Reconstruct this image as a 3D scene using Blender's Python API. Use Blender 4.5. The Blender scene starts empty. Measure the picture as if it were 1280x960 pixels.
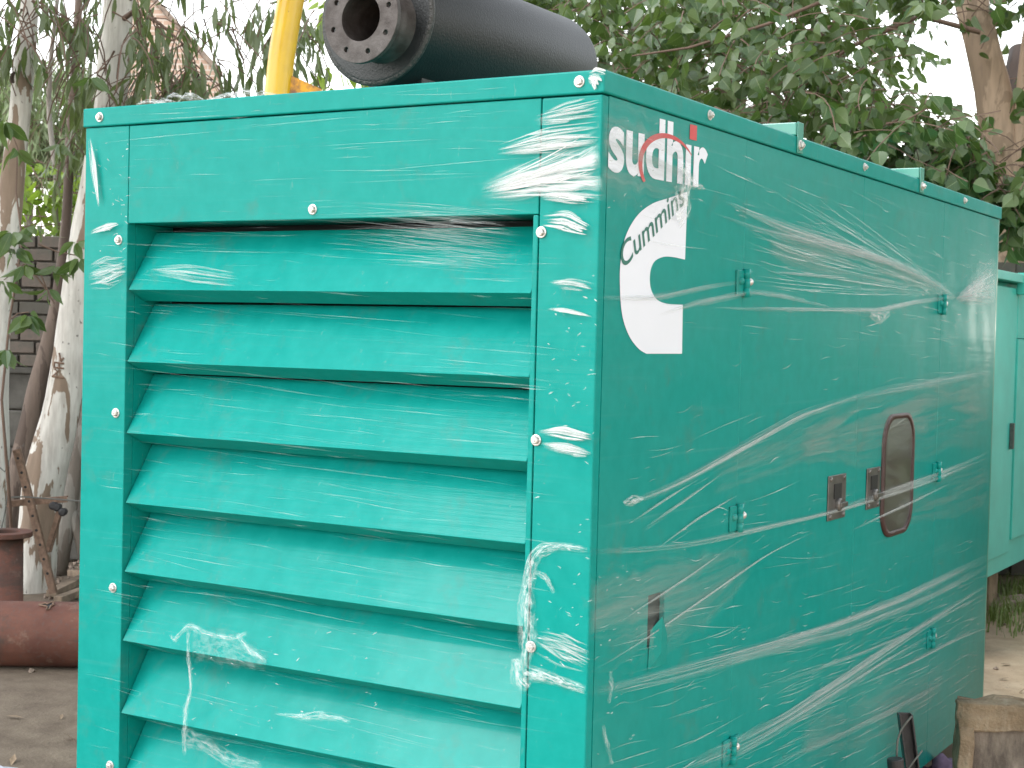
import bpy, math, random
from math import sin, cos, pi, radians, atan2, sqrt
from mathutils import Vector, Matrix, noise

SC = bpy.context.scene
COL = SC.collection
RND = random.Random(7)

# ------------------------------------------------------------------ camera
CY, CP, CR = 0.53913, -0.03187, 0.02431            # yaw, pitch, roll
CAMP = Vector((1.50959, -2.86497, 1.76007))
FPX = 1919.88                                       # focal length in pixels of a 1280 wide frame
FW = Vector((-sin(CY)*cos(CP), cos(CY)*cos(CP), sin(CP)))
_r = Vector((cos(CY), sin(CY), 0)); _u = _r.cross(FW)
RT = _r*cos(CR) + _u*sin(CR)
UP = -_r*sin(CR) + _u*cos(CR)
cam_d = bpy.data.cameras.new('camera')
cam = bpy.data.objects.new('camera', cam_d); COL.objects.link(cam)
m = Matrix((RT, UP, -FW)).transposed().to_4x4(); m.translation = CAMP
cam.matrix_world = m
cam_d.sensor_width = 36.0; cam_d.lens = FPX/1280*36
cam_d.clip_start = 0.05; cam_d.clip_end = 2000
cam_d.dof.use_dof = True; cam_d.dof.focus_distance = 4.0; cam_d.dof.aperture_fstop = 13
SC.camera = cam

# ------------------------------------------------------------------ sky and sun (bright overcast)
SUN_TO = Vector((-0.50, -0.74, 0.82)).normalized()
w = bpy.data.worlds.new('World'); SC.world = w; w.use_nodes = True
nt = w.node_tree; bg = nt.nodes['Background']
sky = nt.nodes.new('ShaderNodeTexSky'); sky.sky_type = 'NISHITA'; sky.sun_disc = False
sky.sun_elevation = math.asin(SUN_TO.z); sky.sun_rotation = atan2(SUN_TO.x, SUN_TO.y)
sky.air_density = 1.7; sky.dust_density = 0.3; sky.ozone_density = 1.0
hs = nt.nodes.new('ShaderNodeHueSaturation'); hs.inputs['Saturation'].default_value = 0.22
nt.links.new(sky.outputs[0], hs.inputs['Color']); nt.links.new(hs.outputs[0], bg.inputs[0])
bg.inputs[1].default_value = 0.15
sl = bpy.data.lights.new('sun', 'SUN'); sl.energy = 0.5; sl.angle = radians(22); sl.color = (1, .98, .955)
so = bpy.data.objects.new('sun', sl); COL.objects.link(so)
so.rotation_euler = (-SUN_TO).to_track_quat('-Z', 'Y').to_euler(); so.location = (0, 0, 20)
SC.view_settings.view_transform = 'Standard'; SC.view_settings.look = 'None'
SC.view_settings.exposure = 1.80; SC.view_settings.gamma = 1
SC.render.engine = 'CYCLES'
SC.cycles.use_denoising = True
SC.cycles.transparent_max_bounces = 24; SC.cycles.max_bounces = 8

# ------------------------------------------------------------------ points of the place seen at a pixel
def ray(px, py): return FW + RT*((px-640)/FPX) - UP*((py-480)/FPX)
def dep(px, py, d): return CAMP + ray(px, py)*d
def onp(px, py, ax, v):
    d = ray(px, py); return CAMP + d*((v-CAMP[ax])/d[ax])
def side(px, py, x=0.004):
    p = onp(px, py, 0, x); return (p.y, p.z)
def front(px, py, y=-0.004):
    p = onp(px, py, 1, y); return (p.x, p.z)
def project(p):
    d = Vector(p)-CAMP; z = d.dot(FW)
    if z < .01: return (-9999, -9999, z)
    return (640+FPX*d.dot(RT)/z, 480-FPX*d.dot(UP)/z, z)

# ------------------------------------------------------------------ mesh helpers
class MB:
    def __init__(s): s.v = []; s.f = []; s.uv = None; s.a = None; s.mi = []
    def add(s, vs, fs, mi=0):
        b = len(s.v); s.v += [tuple(x) for x in vs]
        s.f += [tuple(b+i for i in f) for f in fs]; s.mi += [mi]*len(fs)
    def box(s, lo, hi, mi=0):
        x0, y0, z0 = lo; x1, y1, z1 = hi
        s.add([(x0,y0,z0),(x1,y0,z0),(x1,y1,z0),(x0,y1,z0),(x0,y0,z1),(x1,y0,z1),(x1,y1,z1),(x0,y1,z1)],
              [(0,3,2,1),(4,5,6,7),(0,1,5,4),(1,2,6,5),(2,3,7,6),(3,0,4,7)], mi)
    def obox(s, c, ax, ay, az, mi=0):                      # oriented box, half-axis vectors
        c = Vector(c); ax, ay, az = Vector(ax), Vector(ay), Vector(az)
        vs = [c+ax*i+ay*j+az*k for k in (-1,1) for i, j in ((-1,-1),(1,-1),(1,1),(-1,1))]
        s.add(vs, [(0,3,2,1),(4,5,6,7),(0,1,5,4),(1,2,6,5),(2,3,7,6),(3,0,4,7)], mi)
    def tube(s, pts, rad, n=10, cap=True, wob=0, seed=0):
        pts = [Vector(p) for p in pts]
        if not isinstance(rad, (list, tuple)): rad = [rad]*len(pts)
        b = len(s.v); ref = None
        for i, p in enumerate(pts):
            t = (pts[min(i+1, len(pts)-1)]-pts[max(i-1, 0)]).normalized()
            if ref is None:
                ref = t.orthogonal().normalized()
            ref = (ref - t*ref.dot(t)).normalized(); bi = t.cross(ref)
            for k in range(n):
                a = 2*pi*k/n
                r = rad[i]
                if wob: r *= 1+wob*noise.noise(p*3+Vector((cos(a)*1.3, sin(a)*1.3, seed)))
                s.v.append(tuple(p+(ref*cos(a)+bi*sin(a))*r))
        for i in range(len(pts)-1):
            for k in range(n):
                k2 = (k+1) % n
                s.f.append((b+i*n+k, b+i*n+k2, b+(i+1)*n+k2, b+(i+1)*n+k)); s.mi.append(0)
        if cap:
            s.f.append(tuple(b+k for k in reversed(range(n)))); s.mi.append(0)
            e = b+(len(pts)-1)*n
            s.f.append(tuple(e+k for k in range(n))); s.mi.append(0)
    def lathe(s, base, axis, prof, n=32, mi=0, ref=None):    # prof: (along, radius)
        base = Vector(base); axis = Vector(axis).normalized()
        ref = Vector(ref).normalized() if ref else axis.orthogonal().normalized(); bi = axis.cross(ref)
        b = len(s.v)
        for t, r in prof:
            for k in range(n):
                a = 2*pi*k/n
                s.v.append(tuple(base+axis*t+(ref*cos(a)+bi*sin(a))*max(r, 1e-4)))
        for i in range(len(prof)-1):
            for k in range(n):
                k2 = (k+1) % n
                s.f.append((b+i*n+k, b+i*n+k2, b+(i+1)*n+k2, b+(i+1)*n+k)); s.mi.append(mi)
    def prism(s, poly, fn, d0, d1, mi=0):                 # poly 2-D, fn(u,v,d)->3-D
        n = len(poly)
        vs = [fn(u, v, d0) for u, v in poly]+[fn(u, v, d1) for u, v in poly]
        s.add(vs, [tuple(reversed(range(n))), tuple(range(n, 2*n))]+[(i, (i+1) % n, n+(i+1) % n, n+i) for i in range(n)], mi)
    def mesh(s, name, mats, smooth=False):
        me = bpy.data.meshes.new(name); me.from_pydata(s.v, [], s.f)
        for mm in (mats if isinstance(mats, (list, tuple)) else [mats]): me.materials.append(mm)
        if any(s.mi): me.polygons.foreach_set('material_index', s.mi)
        if smooth: me.polygons.foreach_set('use_smooth', [True]*len(s.f))
        if s.uv:
            l = me.uv_layers.new(name='UVMap')
            flat = []
            for f in s.f:
                for i in f: flat += s.uv[i]
            l.data.foreach_set('uv', flat)
        if s.a:
            at = me.attributes.new('a', 'FLOAT', 'POINT'); at.data.foreach_set('value', s.a)
        me.update(); return me
    def build(s, name, mats, parent=None, smooth=False, bevel=0, seg=2):
        return link(name, s.mesh(name, mats, smooth), parent, bevel, seg)

def link(name, me, parent=None, bevel=0, seg=2, matrix=None):
    o = bpy.data.objects.new(name, me); COL.objects.link(o)
    if matrix is not None: o.matrix_basis = matrix
    if parent is not None:
        o.parent = parent
        if parent.parent is None and parent.type == 'EMPTY':
            o.matrix_parent_inverse = Matrix.Translation(-parent.location)
    if bevel:
        b = o.modifiers.new('bevel', 'BEVEL'); b.width = bevel; b.segments = seg; b.limit_method = 'ANGLE'
        b.angle_limit = radians(40)
    return o
def thing(name, label, cat, loc=(0,0,0), group=None):
    o = bpy.data.objects.new(name, None); COL.objects.link(o); o.location = loc
    o.empty_display_size = .1
    return tag(o, label, cat, group)
def tag(o, label, cat, group=None):
    o['label'] = label; o['category'] = cat
    if group: o['group'] = group
    return o
def kind(o, k): o['kind'] = k; return o

# ------------------------------------------------------------------ material helpers
class NT:
    def __init__(s, name):
        s.m = bpy.data.materials.new(name); s.m.use_nodes = True
        s.t = s.m.node_tree; s.b = s.t.nodes['Principled BSDF']; s.out = s.t.nodes['Material Output']
    def n(s, typ, **kw):
        q = s.t.nodes.new(typ)
        for k, v in kw.items():
            if k.startswith('i_'):
                key = k[2:]; key = int(key) if key.isdigit() else key.replace('_', ' ')
                s.put(q.inputs[key], v)
            else: setattr(q, k, v)
        return q
    def put(s, sock, v):
        if isinstance(v, bpy.types.NodeSocket): s.t.links.new(v, sock)
        elif isinstance(v, bpy.types.Node): s.t.links.new(v.outputs[0], sock)
        else:
            if isinstance(v, (tuple, list)) and sock.type == 'RGBA' and len(v) == 3: v = (*v, 1)
            sock.default_value = v
    def p(s, **kw):
        for k, v in kw.items(): s.put(s.b.inputs[k.replace('_', ' ')], v)
        return s
    def coord(s, scale=(1,1,1), rot=(0,0,0), out='Object'):
        tc = s.n('ShaderNodeTexCoord'); mp = s.n('ShaderNodeMapping')
        s.t.links.new(tc.outputs[out], mp.inputs[0]); mp.inputs['Scale'].default_value = scale; mp.inputs['Rotation'].default_value = rot
        return mp.outputs[0]
    def noise(s, co=None, scale=5, detail=4, rough=.55, dist=0):
        q = s.n('ShaderNodeTexNoise'); q.inputs['Scale'].default_value = scale; q.inputs['Detail'].default_value = detail
        q.inputs['Roughness'].default_value = rough; q.inputs['Distortion'].default_value = dist
        if co is not None: s.t.links.new(co, q.inputs['Vector'])
        return q.outputs[0]
    def ramp(s, fac, *stops, interp='LINEAR'):
        q = s.n('ShaderNodeValToRGB'); s.t.links.new(fac, q.inputs[0]); r = q.color_ramp; r.interpolation = interp
        while len(r.elements) < len(stops): r.elements.new(.5)
        for e, (p, c) in zip(r.elements, stops):
            e.position = p; e.color = (c, c, c, 1) if isinstance(c, (int, float)) else (*c, 1)
        return q.outputs[0]
    def mix(s, fac, a, b, blend='MIX'):
        q = s.n('ShaderNodeMix', data_type='RGBA', blend_type=blend)
        s.put(q.inputs[0], fac); s.put(q.inputs[6], a); s.put(q.inputs[7], b); return q.outputs[2]
    def math(s, op, a, b=0.0, clamp=False):
        q = s.n('ShaderNodeMath', operation=op, use_clamp=clamp); s.put(q.inputs[0], a); s.put(q.inputs[1], b); return q.outputs[0]
    def bump(s, h, strength=.3, dist=.01, normal=None):
        q = s.n('ShaderNodeBump'); q.inputs['Strength'].default_value = strength; q.inputs['Distance'].default_value = dist
        s.t.links.new(h, q.inputs['Height'])
        if normal is not None: s.t.links.new(normal, q.inputs['Normal'])
        return q.outputs[0]

def plain(name, col, rough=.5, metal=0, var=.15, scale=8, bump=0, coat=0):
    q = NT(name); n_ = q.noise(q.coord(), scale, 5)
    c = q.mix(q.ramp(n_, (.3, 0), (.7, 1)), tuple(x*(1-var) for x in col), tuple(min(1, x*(1+var)) for x in col))
    q.p(Base_Color=c, Roughness=rough, Metallic=metal)
    if coat: q.p(Coat_Weight=coat, Coat_Roughness=.1)
    if bump: q.p(Normal=q.bump(q.noise(q.coord(), scale*6, 6), bump, .01))
    return q.m

GREEN = (0.001, 0.232, 0.204)
def wrapped_paint(name, stretch, rot=(0,0,0), milk=.16, gloss=.12, coat=.45, spec=.15):
    """glossy green enamel under tight clear film: the film's stretch lines run along one axis"""
    q = NT(name)
    co = q.coord(stretch, rot)
    fine = q.noise(co, 1.0, 5, .6, .15)
    wide = q.noise(q.coord((.8, .5, 1.6)), 1.6, 3)
    lines = q.ramp(fine, (.56, 0), (.74, 1))
    patch = q.ramp(wide, (.38, 0), (.66, 1))
    film = q.math('MULTIPLY', q.math('ADD', q.math('MULTIPLY', lines, .8), .25), q.math('MULTIPLY', patch, milk))
    dust = q.noise(q.coord(), 22, 5, .6)
    base = q.mix(q.ramp(dust, (.3, 0), (.75, 1)), GREEN, tuple(x*1.13+.004 for x in GREEN))
    grime = q.noise(q.coord(), 7, 9, .68, .4)
    base = q.mix(q.math('MULTIPLY', q.ramp(grime, (.57, 0), (.72, 1)), .28), base, (.10, .13, .10))
    scuff = q.noise(q.coord((1, 1, .3)), 55, 6, .7)
    base = q.mix(q.math('MULTIPLY', q.ramp(scuff, (.64, 0), (.70, 1)), .22), base, (.22, .30, .26))
    q.p(Base_Color=q.mix(film, base, (.62, .70, .68)), Roughness=.42, Specular_IOR_Level=spec, Coat_Weight=coat, Coat_IOR=1.38)
    q.p(Coat_Roughness=q.math('ADD', q.math('MULTIPLY', wide, .12), gloss))
    soft = q.noise(q.coord((1, 1, 1)), 2.2, 2)
    b1 = q.bump(fine, .22, .004)
    b2 = q.bump(soft, .35, .02, b1)
    q.p(Coat_Normal=b2, Normal=q.bump(soft, .22, .02))
    return q.m
M = {}
M['paint_front'] = wrapped_paint('green_enamel_wrapped_front', (1.3, 6, 62), (0, radians(-2), 0), .05, .12, .20, .05)
M['paint_side'] = wrapped_paint('green_enamel_wrapped_side', (6, 1.1, 52), (radians(-5), 0, 0), .08, .08, .40, .08)
M['paint_louvre'] = wrapped_paint('green_enamel_wrapped_louvre', (1.1, 8, 55), (0, radians(4), 0), .01, .10, .22, .05)
M['paint'] = plain('green_enamel', (.03, .26, .20), .35, 0, .1, 5, 0, .6)
M['paint_faded'] = plain('faded_green_enamel', (.05, .48, .40), .45, 0, .12, 3, 0, .2)
M['inside'] = plain('dark_interior', (.012, .018, .018), .8)
M['bolt'] = plain('zinc_bolt', (.62, .60, .58), .32, .55, .2, 60)
M['steel'] = plain('dull_steel_plate', (.14, .132, .125), .42, .6, .3, 25)
M['black_steel'] = plain('black_steel', (.018, .016, .018), .45, 0, .3, 20, .1)
M['gasket'] = plain('brown_rubber_gasket', (.050, .022, .020), .5, 0, .2, 30)
M['slot'] = plain('dark_slot', (.01, .01, .01), .6)
M['white_vinyl'] = plain('white_vinyl', (.74, .77, .85), .35, 0, .02, 6)
M['red_vinyl'] = plain('red_vinyl', (.52, .045, .05), .35, 0, .05, 6)
M['green_vinyl'] = plain('green_vinyl', (.02, .14, .11), .4, 0, .05, 6)
q = NT('tinted_glass'); q.p(Base_Color=(.075, .062, .060), Roughness=.30, Coat_Weight=1, Coat_Roughness=.05); M['glass'] = q.m
q = NT('black_muffler_paint')
n1 = q.noise(q.coord((1, 1, 1)), 160, 4); n2 = q.noise(q.coord((1, .35, 1)), 5, 4)
q.p(Base_Color=q.mix(q.ramp(n2, (.35, 0), (.7, 1)), (.007, .008, .009), (.020, .021, .022)), Roughness=.46, Normal=q.bump(n1, .35, .004)); M['muffler'] = q.m
q = NT('rusty_flange')
n1 = q.noise(q.coord(), 24, 6); n2 = q.noise(q.coord(), 120, 4)
q.p(Base_Color=q.mix(q.ramp(n1, (.35, 0), (.65, 1)), (.045, .034, .030), (.10, .085, .08)), Roughness=.6, Metallic=.25, Normal=q.bump(n2, .4, .004)); M['flange'] = q.m
q = NT('weld_bead'); q.p(Base_Color=(.055, .052, .05), Roughness=.5, Metallic=.4, Normal=q.bump(q.noise(q.coord(), 90, 3), .8, .006)); M['weld'] = q.m
q = NT('rust_red')
n1 = q.noise(q.coord((1, 1, 1)), 3.5, 8, .62); n2 = q.noise(q.coord(), 45, 5)
c = q.mix(q.ramp(n1, (.32, 0), (.68, 1)), (.085, .028, .018), (.17, .065, .042))
c = q.mix(q.ramp(n2, (.52, 0), (.7, .6)), c, (.10, .06, .05))
n4 = q.noise(q.coord((1, 1, 2.5)), 2.2, 8, .7, .8)
c = q.mix(q.ramp(n4, (.50, 0), (.62, .75)), c, (.055, .036, .028))
c = q.mix(q.ramp(q.noise(q.coord(), 9, 8, .7), (.58, 0), (.70, .6)), c, (.22, .15, .11))
q.p(Base_Color=c, Roughness=.75, Normal=q.bump(n2, .5, .004)); M['rust'] = q.m
M['rust_bar'] = plain('rusty_bar', (.21, .13, .09), .8, 0, .35, 40, .4)
q = NT('yellow_paint'); n1 = q.noise(q.coord(), 6, 5)
n2 = q.noise(q.coord(), 38, 6, .7)
c = q.mix(q.ramp(n1, (.4, 0), (.75, 1)), (.66, .40, .004), (.52, .29, .008))
q.p(Base_Color=q.mix(q.ramp(n2, (.67, 0), (.69, 1)), c, (.16, .08, .03)), Roughness=.35, Coat_Weight=.4); M['yellow'] = q.m
q = NT('worn_orange_paint'); n1 = q.noise(q.coord(), 14, 6)
q.p(Base_Color=q.mix(q.ramp(n1, (.45, 0), (.62, 1)), (.78, .36, .02), (.22, .10, .05)), Roughness=.6); M['orange'] = q.m

def film_mat(name, gain, white=(.74, .82, .82), rough=.18, nu=2.0, nv=9.0):
    q = NT(name)
    at = q.n('ShaderNodeAttribute', attribute_name='a')
    uv = q.n('ShaderNodeUVMap'); sp = q.n('ShaderNodeSeparateXYZ'); q.t.links.new(uv.outputs[0], sp.inputs[0])
    e = q.math('SUBTRACT', q.math('MULTIPLY', sp.outputs[1], 2.0), 1.0)
    e = q.math('SUBTRACT', 1.0, q.math('MULTIPLY', e, e))
    mp = q.n('ShaderNodeMapping'); q.t.links.new(uv.outputs[0], mp.inputs[0]); mp.inputs['Scale'].default_value = (nu, nv, 1)
    nz = q.noise(mp.outputs[0], 1.0, 5, .65, .3)
    nr = q.ramp(nz, (.40, .03), (.64, 1))
    al = q.math('MULTIPLY', q.math('MULTIPLY', at.outputs['Fac'], e), q.math('MULTIPLY', nr, gain), True)
    q.p(Base_Color=white, Roughness=rough, Alpha=al, Normal=q.bump(nz, .6, .006)); q.m.blend_method = 'BLEND' if hasattr(q.m, 'blend_method') else None
    return q.m
M['film'] = film_mat('stretch_film', 1.05, nv=14.0)
M['film_strand'] = film_mat('stretch_film_strand', .95, nu=7.0, nv=1.3)
M['film_layer'] = film_mat('stretch_film_layer', .9, (.42, .48, .45), .15, 1.2, 5.0)
M['film_milky_glare'] = film_mat('stretch_film_milky_glare', 1.6, (.92, .94, .94), .22, 3.0, 7.0)  # white base colour carries the sky glare on the film
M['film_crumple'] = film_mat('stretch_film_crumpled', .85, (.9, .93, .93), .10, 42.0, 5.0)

def leaf_mat(name, c0, c1, pale, trans=.35, rough=.42):
    q = NT(name)
    oi = q.n('ShaderNodeObjectInfo'); geo = q.n('ShaderNodeNewGeometry')
    isl = geo.outputs['Random Per Island']
    rnd = q.math('FRACT', q.math('ADD', q.math('MULTIPLY', isl, 7.31), oi.outputs['Random']))
    col = q.mix(rnd, c0, c1)
    uv = q.n('ShaderNodeUVMap'); sp = q.n('ShaderNodeSeparateXYZ'); q.t.links.new(uv.outputs[0], sp.inputs[0])
    rib = q.math('LESS_THAN', q.math('ABSOLUTE', q.math('SUBTRACT', sp.outputs[0], .5)), .03)
    vein = q.math('LESS_THAN', q.math('ABSOLUTE', q.math('SUBTRACT', q.math('FRACT', q.math('MULTIPLY', q.math('SUBTRACT', sp.outputs[1], q.math('MULTIPLY', q.math('ABSOLUTE', q.math('SUBTRACT', sp.outputs[0], .5)), .7)), 7.0)), .5)), .05)
    vm = q.math('MAXIMUM', q.math('MULTIPLY', rib, .8), q.math('MULTIPLY', vein, .3))
    col = q.mix(vm, col, pale)
    col = q.mix(q.math('MULTIPLY', geo.outputs['Backfacing'], .45), col, pale)
    q.p(Base_Color=col, Roughness=rough, Specular_IOR_Level=.6)
    tr = q.n('ShaderNodeBsdfTranslucent'); q.t.links.new(q.mix(.5, col, (.20, .32, .03)), tr.inputs[0])
    mx = q.n('ShaderNodeMixShader'); mx.inputs[0].default_value = trans
    q.t.links.new(q.b.outputs[0], mx.inputs[1]); q.t.links.new(tr.outputs[0], mx.inputs[2]); q.t.links.new(mx.outputs[0], q.out.inputs[0])
    return q.m
M['peepal_leaf'] = leaf_mat('peepal_leaf', (.026, .066, .017), (.072, .130, .040), (.17, .22, .10), .30, .34)
M['euc_leaf'] = leaf_mat('eucalyptus_leaf', (.060, .088, .036), (.125, .158, .074), (.18, .21, .12), .34, .42)
M['small_leaf'] = leaf_mat('small_leaf', (.036, .084, .022), (.085, .145, .045), (.17, .22, .09), .30, .42)
M['pale_leaf'] = leaf_mat('pale_leaf', (.19, .26, .12), (.30, .37, .20), (.30, .34, .22), .35, .5)
M['lime_leaf'] = leaf_mat('lime_leaf', (.13, .24, .02), (.24, .36, .03), (.30, .40, .06), .45, .45)

def bark(name, white, brown, thr, scale=(1,1,.35), spot=True):
    q = NT(name); co = q.coord(scale)
    n1 = q.noise(co, 5.0, 5, .55, .6); n2 = q.noise(q.coord((1, 1, .6)), 28, 5); n3 = q.noise(q.coord((1,1,.15)), 30, 4)
    c = q.mix(q.ramp(n1, (thr, 0), (thr+.012, 1)), white, brown)
    c = q.mix(q.math('MULTIPLY', q.ramp(n3, (.4, 0), (.75, 1)), .45), c, tuple(x*.55 for x in brown))
    if spot: c = q.mix(q.ramp(n2, (.66, 0), (.70, .8)), c, (.12, .10, .085))
    q.p(Base_Color=c, Roughness=.8, Normal=q.bump(q.math('ADD', n1, q.math('MULTIPLY', n2, .4)), .5, .02))
    return q.m
M['euc_bark'] = bark('eucalyptus_bark', (.64, .61, .56), (.25, .18, .13), .55)
M['brown_bark'] = bark('brown_bark', (.17, .125, .10), (.10, .07, .055), .5)
M['grey_bark'] = bark('grey_bark', (.27, .245, .215), (.18, .15, .125), .5)
M['peepal_bark'] = bark('peepal_bark', (.46, .33, .235), (.33, .235, .165), .5, (1, 1, .5), False)
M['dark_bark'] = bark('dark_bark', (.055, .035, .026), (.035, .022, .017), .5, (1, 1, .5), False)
M['twig'] = plain('twig', (.15, .095, .07), .8)

q = NT('old_brick'); oi = q.n('ShaderNodeObjectInfo'); geo = q.n('ShaderNodeNewGeometry')
rnd = q.math('FRACT', q.math('ADD', geo.outputs['Random Per Island'], oi.outputs['Random']))
n1 = q.noise(q.coord(), 14, 6); c = q.mix(rnd, (.16, .125, .105), (.095, .085, .072))
c = q.mix(q.ramp(n1, (.42, 0), (.66, .8)), c, (.10, .095, .08))
q.p(Base_Color=c, Roughness=.9, Normal=q.bump(q.noise(q.coord(), 70, 5), .5, .006)); M['brick'] = q.m
M['mortar'] = plain('grey_mortar', (.075, .066, .056), .95, 0, .3, 12, .5)
M['block'] = plain('cement_block', (.095, .088, .078), .95, 0, .4, 6, .5)
q = NT('far_brick')
br = q.n('ShaderNodeTexBrick'); q.t.links.new(q.coord((1, 1, 1), (radians(90), 0, 0)), br.inputs[0])
br.inputs['Color1'].default_value = (.50, .33, .25, 1); br.inputs['Color2'].default_value = (.42, .28, .21, 1); br.inputs['Mortar'].default_value = (.55, .47, .40, 1)
br.inputs['Scale'].default_value = 1; br.inputs['Brick Width'].default_value = .24; br.inputs['Row Height'].default_value = .085; br.inputs['Mortar Size'].default_value = .012
q.p(Base_Color=br.outputs[0], Roughness=.9); M['far_brick'] = q.m

q = NT('yard_dirt'); co = q.coord()
n1 = q.noise(co, .55, 8, .62, .4); n2 = q.noise(co, 6, 8, .65); n3 = q.noise(co, 60, 4)
tc = q.n('ShaderNodeTexCoord'); sx = q.n('ShaderNodeSeparateXYZ'); q.t.links.new(tc.outputs['Object'], sx.inputs[0])
east = q.ramp(q.math('ADD', q.math('MULTIPLY', sx.outputs[0], .35), q.math('MULTIPLY', n1, 1.4)), (.2, 0), (.75, 1))
c0 = q.mix(q.ramp(n2, (.32, 0), (.70, 1)), (.098, .070, .048), (.18, .14, .10))
c1 = q.mix(q.ramp(n2, (.30, 0), (.70, 1)), (.42, .295, .185), (.56, .42, .285))
c = q.mix(east, c0, c1)  # left dirt colour also carries the shade there; the east is pale sand
c = q.mix(q.ramp(n3, (.60, 0), (.72, .5)), c, (.12, .095, .075))
q.p(Base_Color=c, Roughness=.95, Normal=q.bump(q.math('ADD', n2, q.math('MULTIPLY', n3, .5)), .6, .015)); M['dirt'] = q.m
q = NT('old_concrete'); co = q.coord(); n1 = q.noise(co, 5, 8, .65); n2 = q.noise(q.coord((1, 1, .25)), 26, 5); n3 = q.noise(co, 90, 4)
c = q.mix(q.ramp(n1, (.35, 0), (.65, 1)), (.16, .112, .072), (.31, .23, .15)); c = q.mix(q.ramp(n2, (.52, 0), (.66, .6)), c, (.36, .29, .21))
q.p(Base_Color=c, Roughness=.95, Normal=q.bump(q.math('ADD', n1, n3), .7, .012)); M['concrete'] = q.m
q = NT('stained_concrete_face'); co = q.coord(); n1 = q.noise(q.coord((1, 1, .3)), 18, 6, .65); n3 = q.noise(co, 80, 4)
c = q.mix(q.ramp(n1, (.38, 0), (.64, 1)), (.10, .08, .066), (.26, .215, .175))
q.p(Base_Color=c, Roughness=.95, Normal=q.bump(q.math('ADD', n1, n3), .5, .008)); M['concrete_face'] = q.m
M['purple'] = plain('purple_cloth', (.19, .13, .21), .9, 0, .4, 18)
M['pale_sheet'] = plain('pale_plastic_sheet', (.55, .57, .66), .4, 0, .1, 6)
M['grass'] = leaf_mat('grass_blade', (.09, .15, .03), (.17, .23, .06), (.22, .26, .10), .3, .5)
M['litter'] = plain('dry_leaf', (.24, .17, .11), .9, 0, .4, 30)
M['stone'] = plain('rubble_stone', (.25, .19, .15), .95, 0, .35, 12, .5)
M['plank'] = plain('weathered_plank', (.24, .18, .13), .9, 0, .35, 14, .4)
M['chalk'] = plain('chalk', (.6, .6, .57), .9)
M['cable'] = plain('grey_cable', (.10, .10, .09), .6)

# ================================================================== ground
def axis(lo, hi, step, far):
    a = []; x = lo
    while x < hi: a.append(x); x += step
    a.append(hi); s = step; l, h = lo, hi; L, Hh = [], []
    while h < far:
        s *= 1.6; h += s; l -= s; L.append(l); Hh.append(h)
    return L[::-1]+a+Hh
gx = axis(-9, 5, .12, 400); gy = axis(-4, 14, .12, 400)
g = MB()
def gz(x, y):
    return .035*noise.noise(Vector((x*.45, y*.45, 1.7)))+.012*noise.noise(Vector((x*2.3, y*2.3, 4.1)))-.012
g.v = [(x, y, gz(x, y)) for y in gy for x in gx]; nx = len(gx)
g.f = [(j*nx+i, j*nx+i+1, (j+1)*nx+i+1, (j+1)*nx+i) for j in range(len(gy)-1) for i in range(nx-1)]; g.mi = [0]*len(g.f)
kind(g.build('ground', M['dirt'], None, True), 'structure')

# ================================================================== main generator
W, L, H, B0 = 1.513, 3.441, 2.32, 0.25
gen = thing('generator', 'large green generator enclosure wrapped in clear stretch film, with front louvres and white logos', 'generator', (-W/2, L/2, 0))
T = .003
def part(name, mat, boxes, bevel=.002, parent=None):
    b = MB()
    for lo, hi in boxes: b.box(lo, hi)
    return b.build(name, mat, parent or gen, False, bevel)
OX0, OX1, OZ1 = -1.358, -.161, 2.021            # louvre opening
OZ0 = .375
# core behind the panels
part('inner_shell', M['inside'], [((-W+.02, .20, B0+.02), (-.02, L-.02, H-.03))], 0)
part('radiator_screen', M['inside'], [((OX0, .165, OZ0), (OX1, .195, OZ1))], 0)
pf, ps = M['paint_front'], M['paint_side']
# front: posts, top panel, frame strips, recess cheeks
part('corner_post', pf, [((-W, 0, B0), (OX0-.0015, .03, 2.270))])
b = MB(); b.box((-.1465, 0, B0), (-.0006, .03, 2.269)); b.build('corner_post', pf, gen, False, .004, 3)
part('top_panel', pf, [((OX0+.0005, 0, OZ1), (-.1488, .02, 2.269))])
part('louvre_frame', pf, [((OX1, -.001, B0), (-.1485, .02, OZ1-.002))])
part('bottom_panel', pf, [((OX0+.0005, 0, B0), (OX1-.002, .02, OZ0))])
part('recess_cheek', M['paint_louvre'], [((OX0-.02, .0302, OZ0), (OX0, .164, OZ1))], 0)
part('recess_cheek', M['paint_louvre'], [((OX1+.0005, .0202, OZ0), (OX1+.02, .164, OZ1))], 0)
part('recess_ceiling', M['paint_louvre'], [((OX0, .0202, OZ1+.001), (OX1, .164, OZ1+.015))], 0)
lou = MB()
prof = [(0, 0), (.096, .1515), (.0985, .150), (.006, 0), (.060, -.0245), (.058, -.028)]
lou.prism(prof, lambda u, v, d: (d, u+.001, v), OX0+.003, OX1-.003)
lme = lou.mesh('louvre_blade', M['paint_louvre'])
for k in range(9):
    jit = RND.uniform(-.002, .002)
    link('louvre_blade', lme, gen, .0020, 2, Matrix.Translation((0, RND.uniform(0, .003), 1.852-.1812*k+jit))@Matrix.Rotation(RND.uniform(-.0022, .0022), 4, 'Y')@Matrix.Translation((-.76, 0, 0))@Matrix.Rotation(RND.uniform(-.002, .002), 4, 'Z')@Matrix.Translation((.76, 0, 0)))
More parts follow.
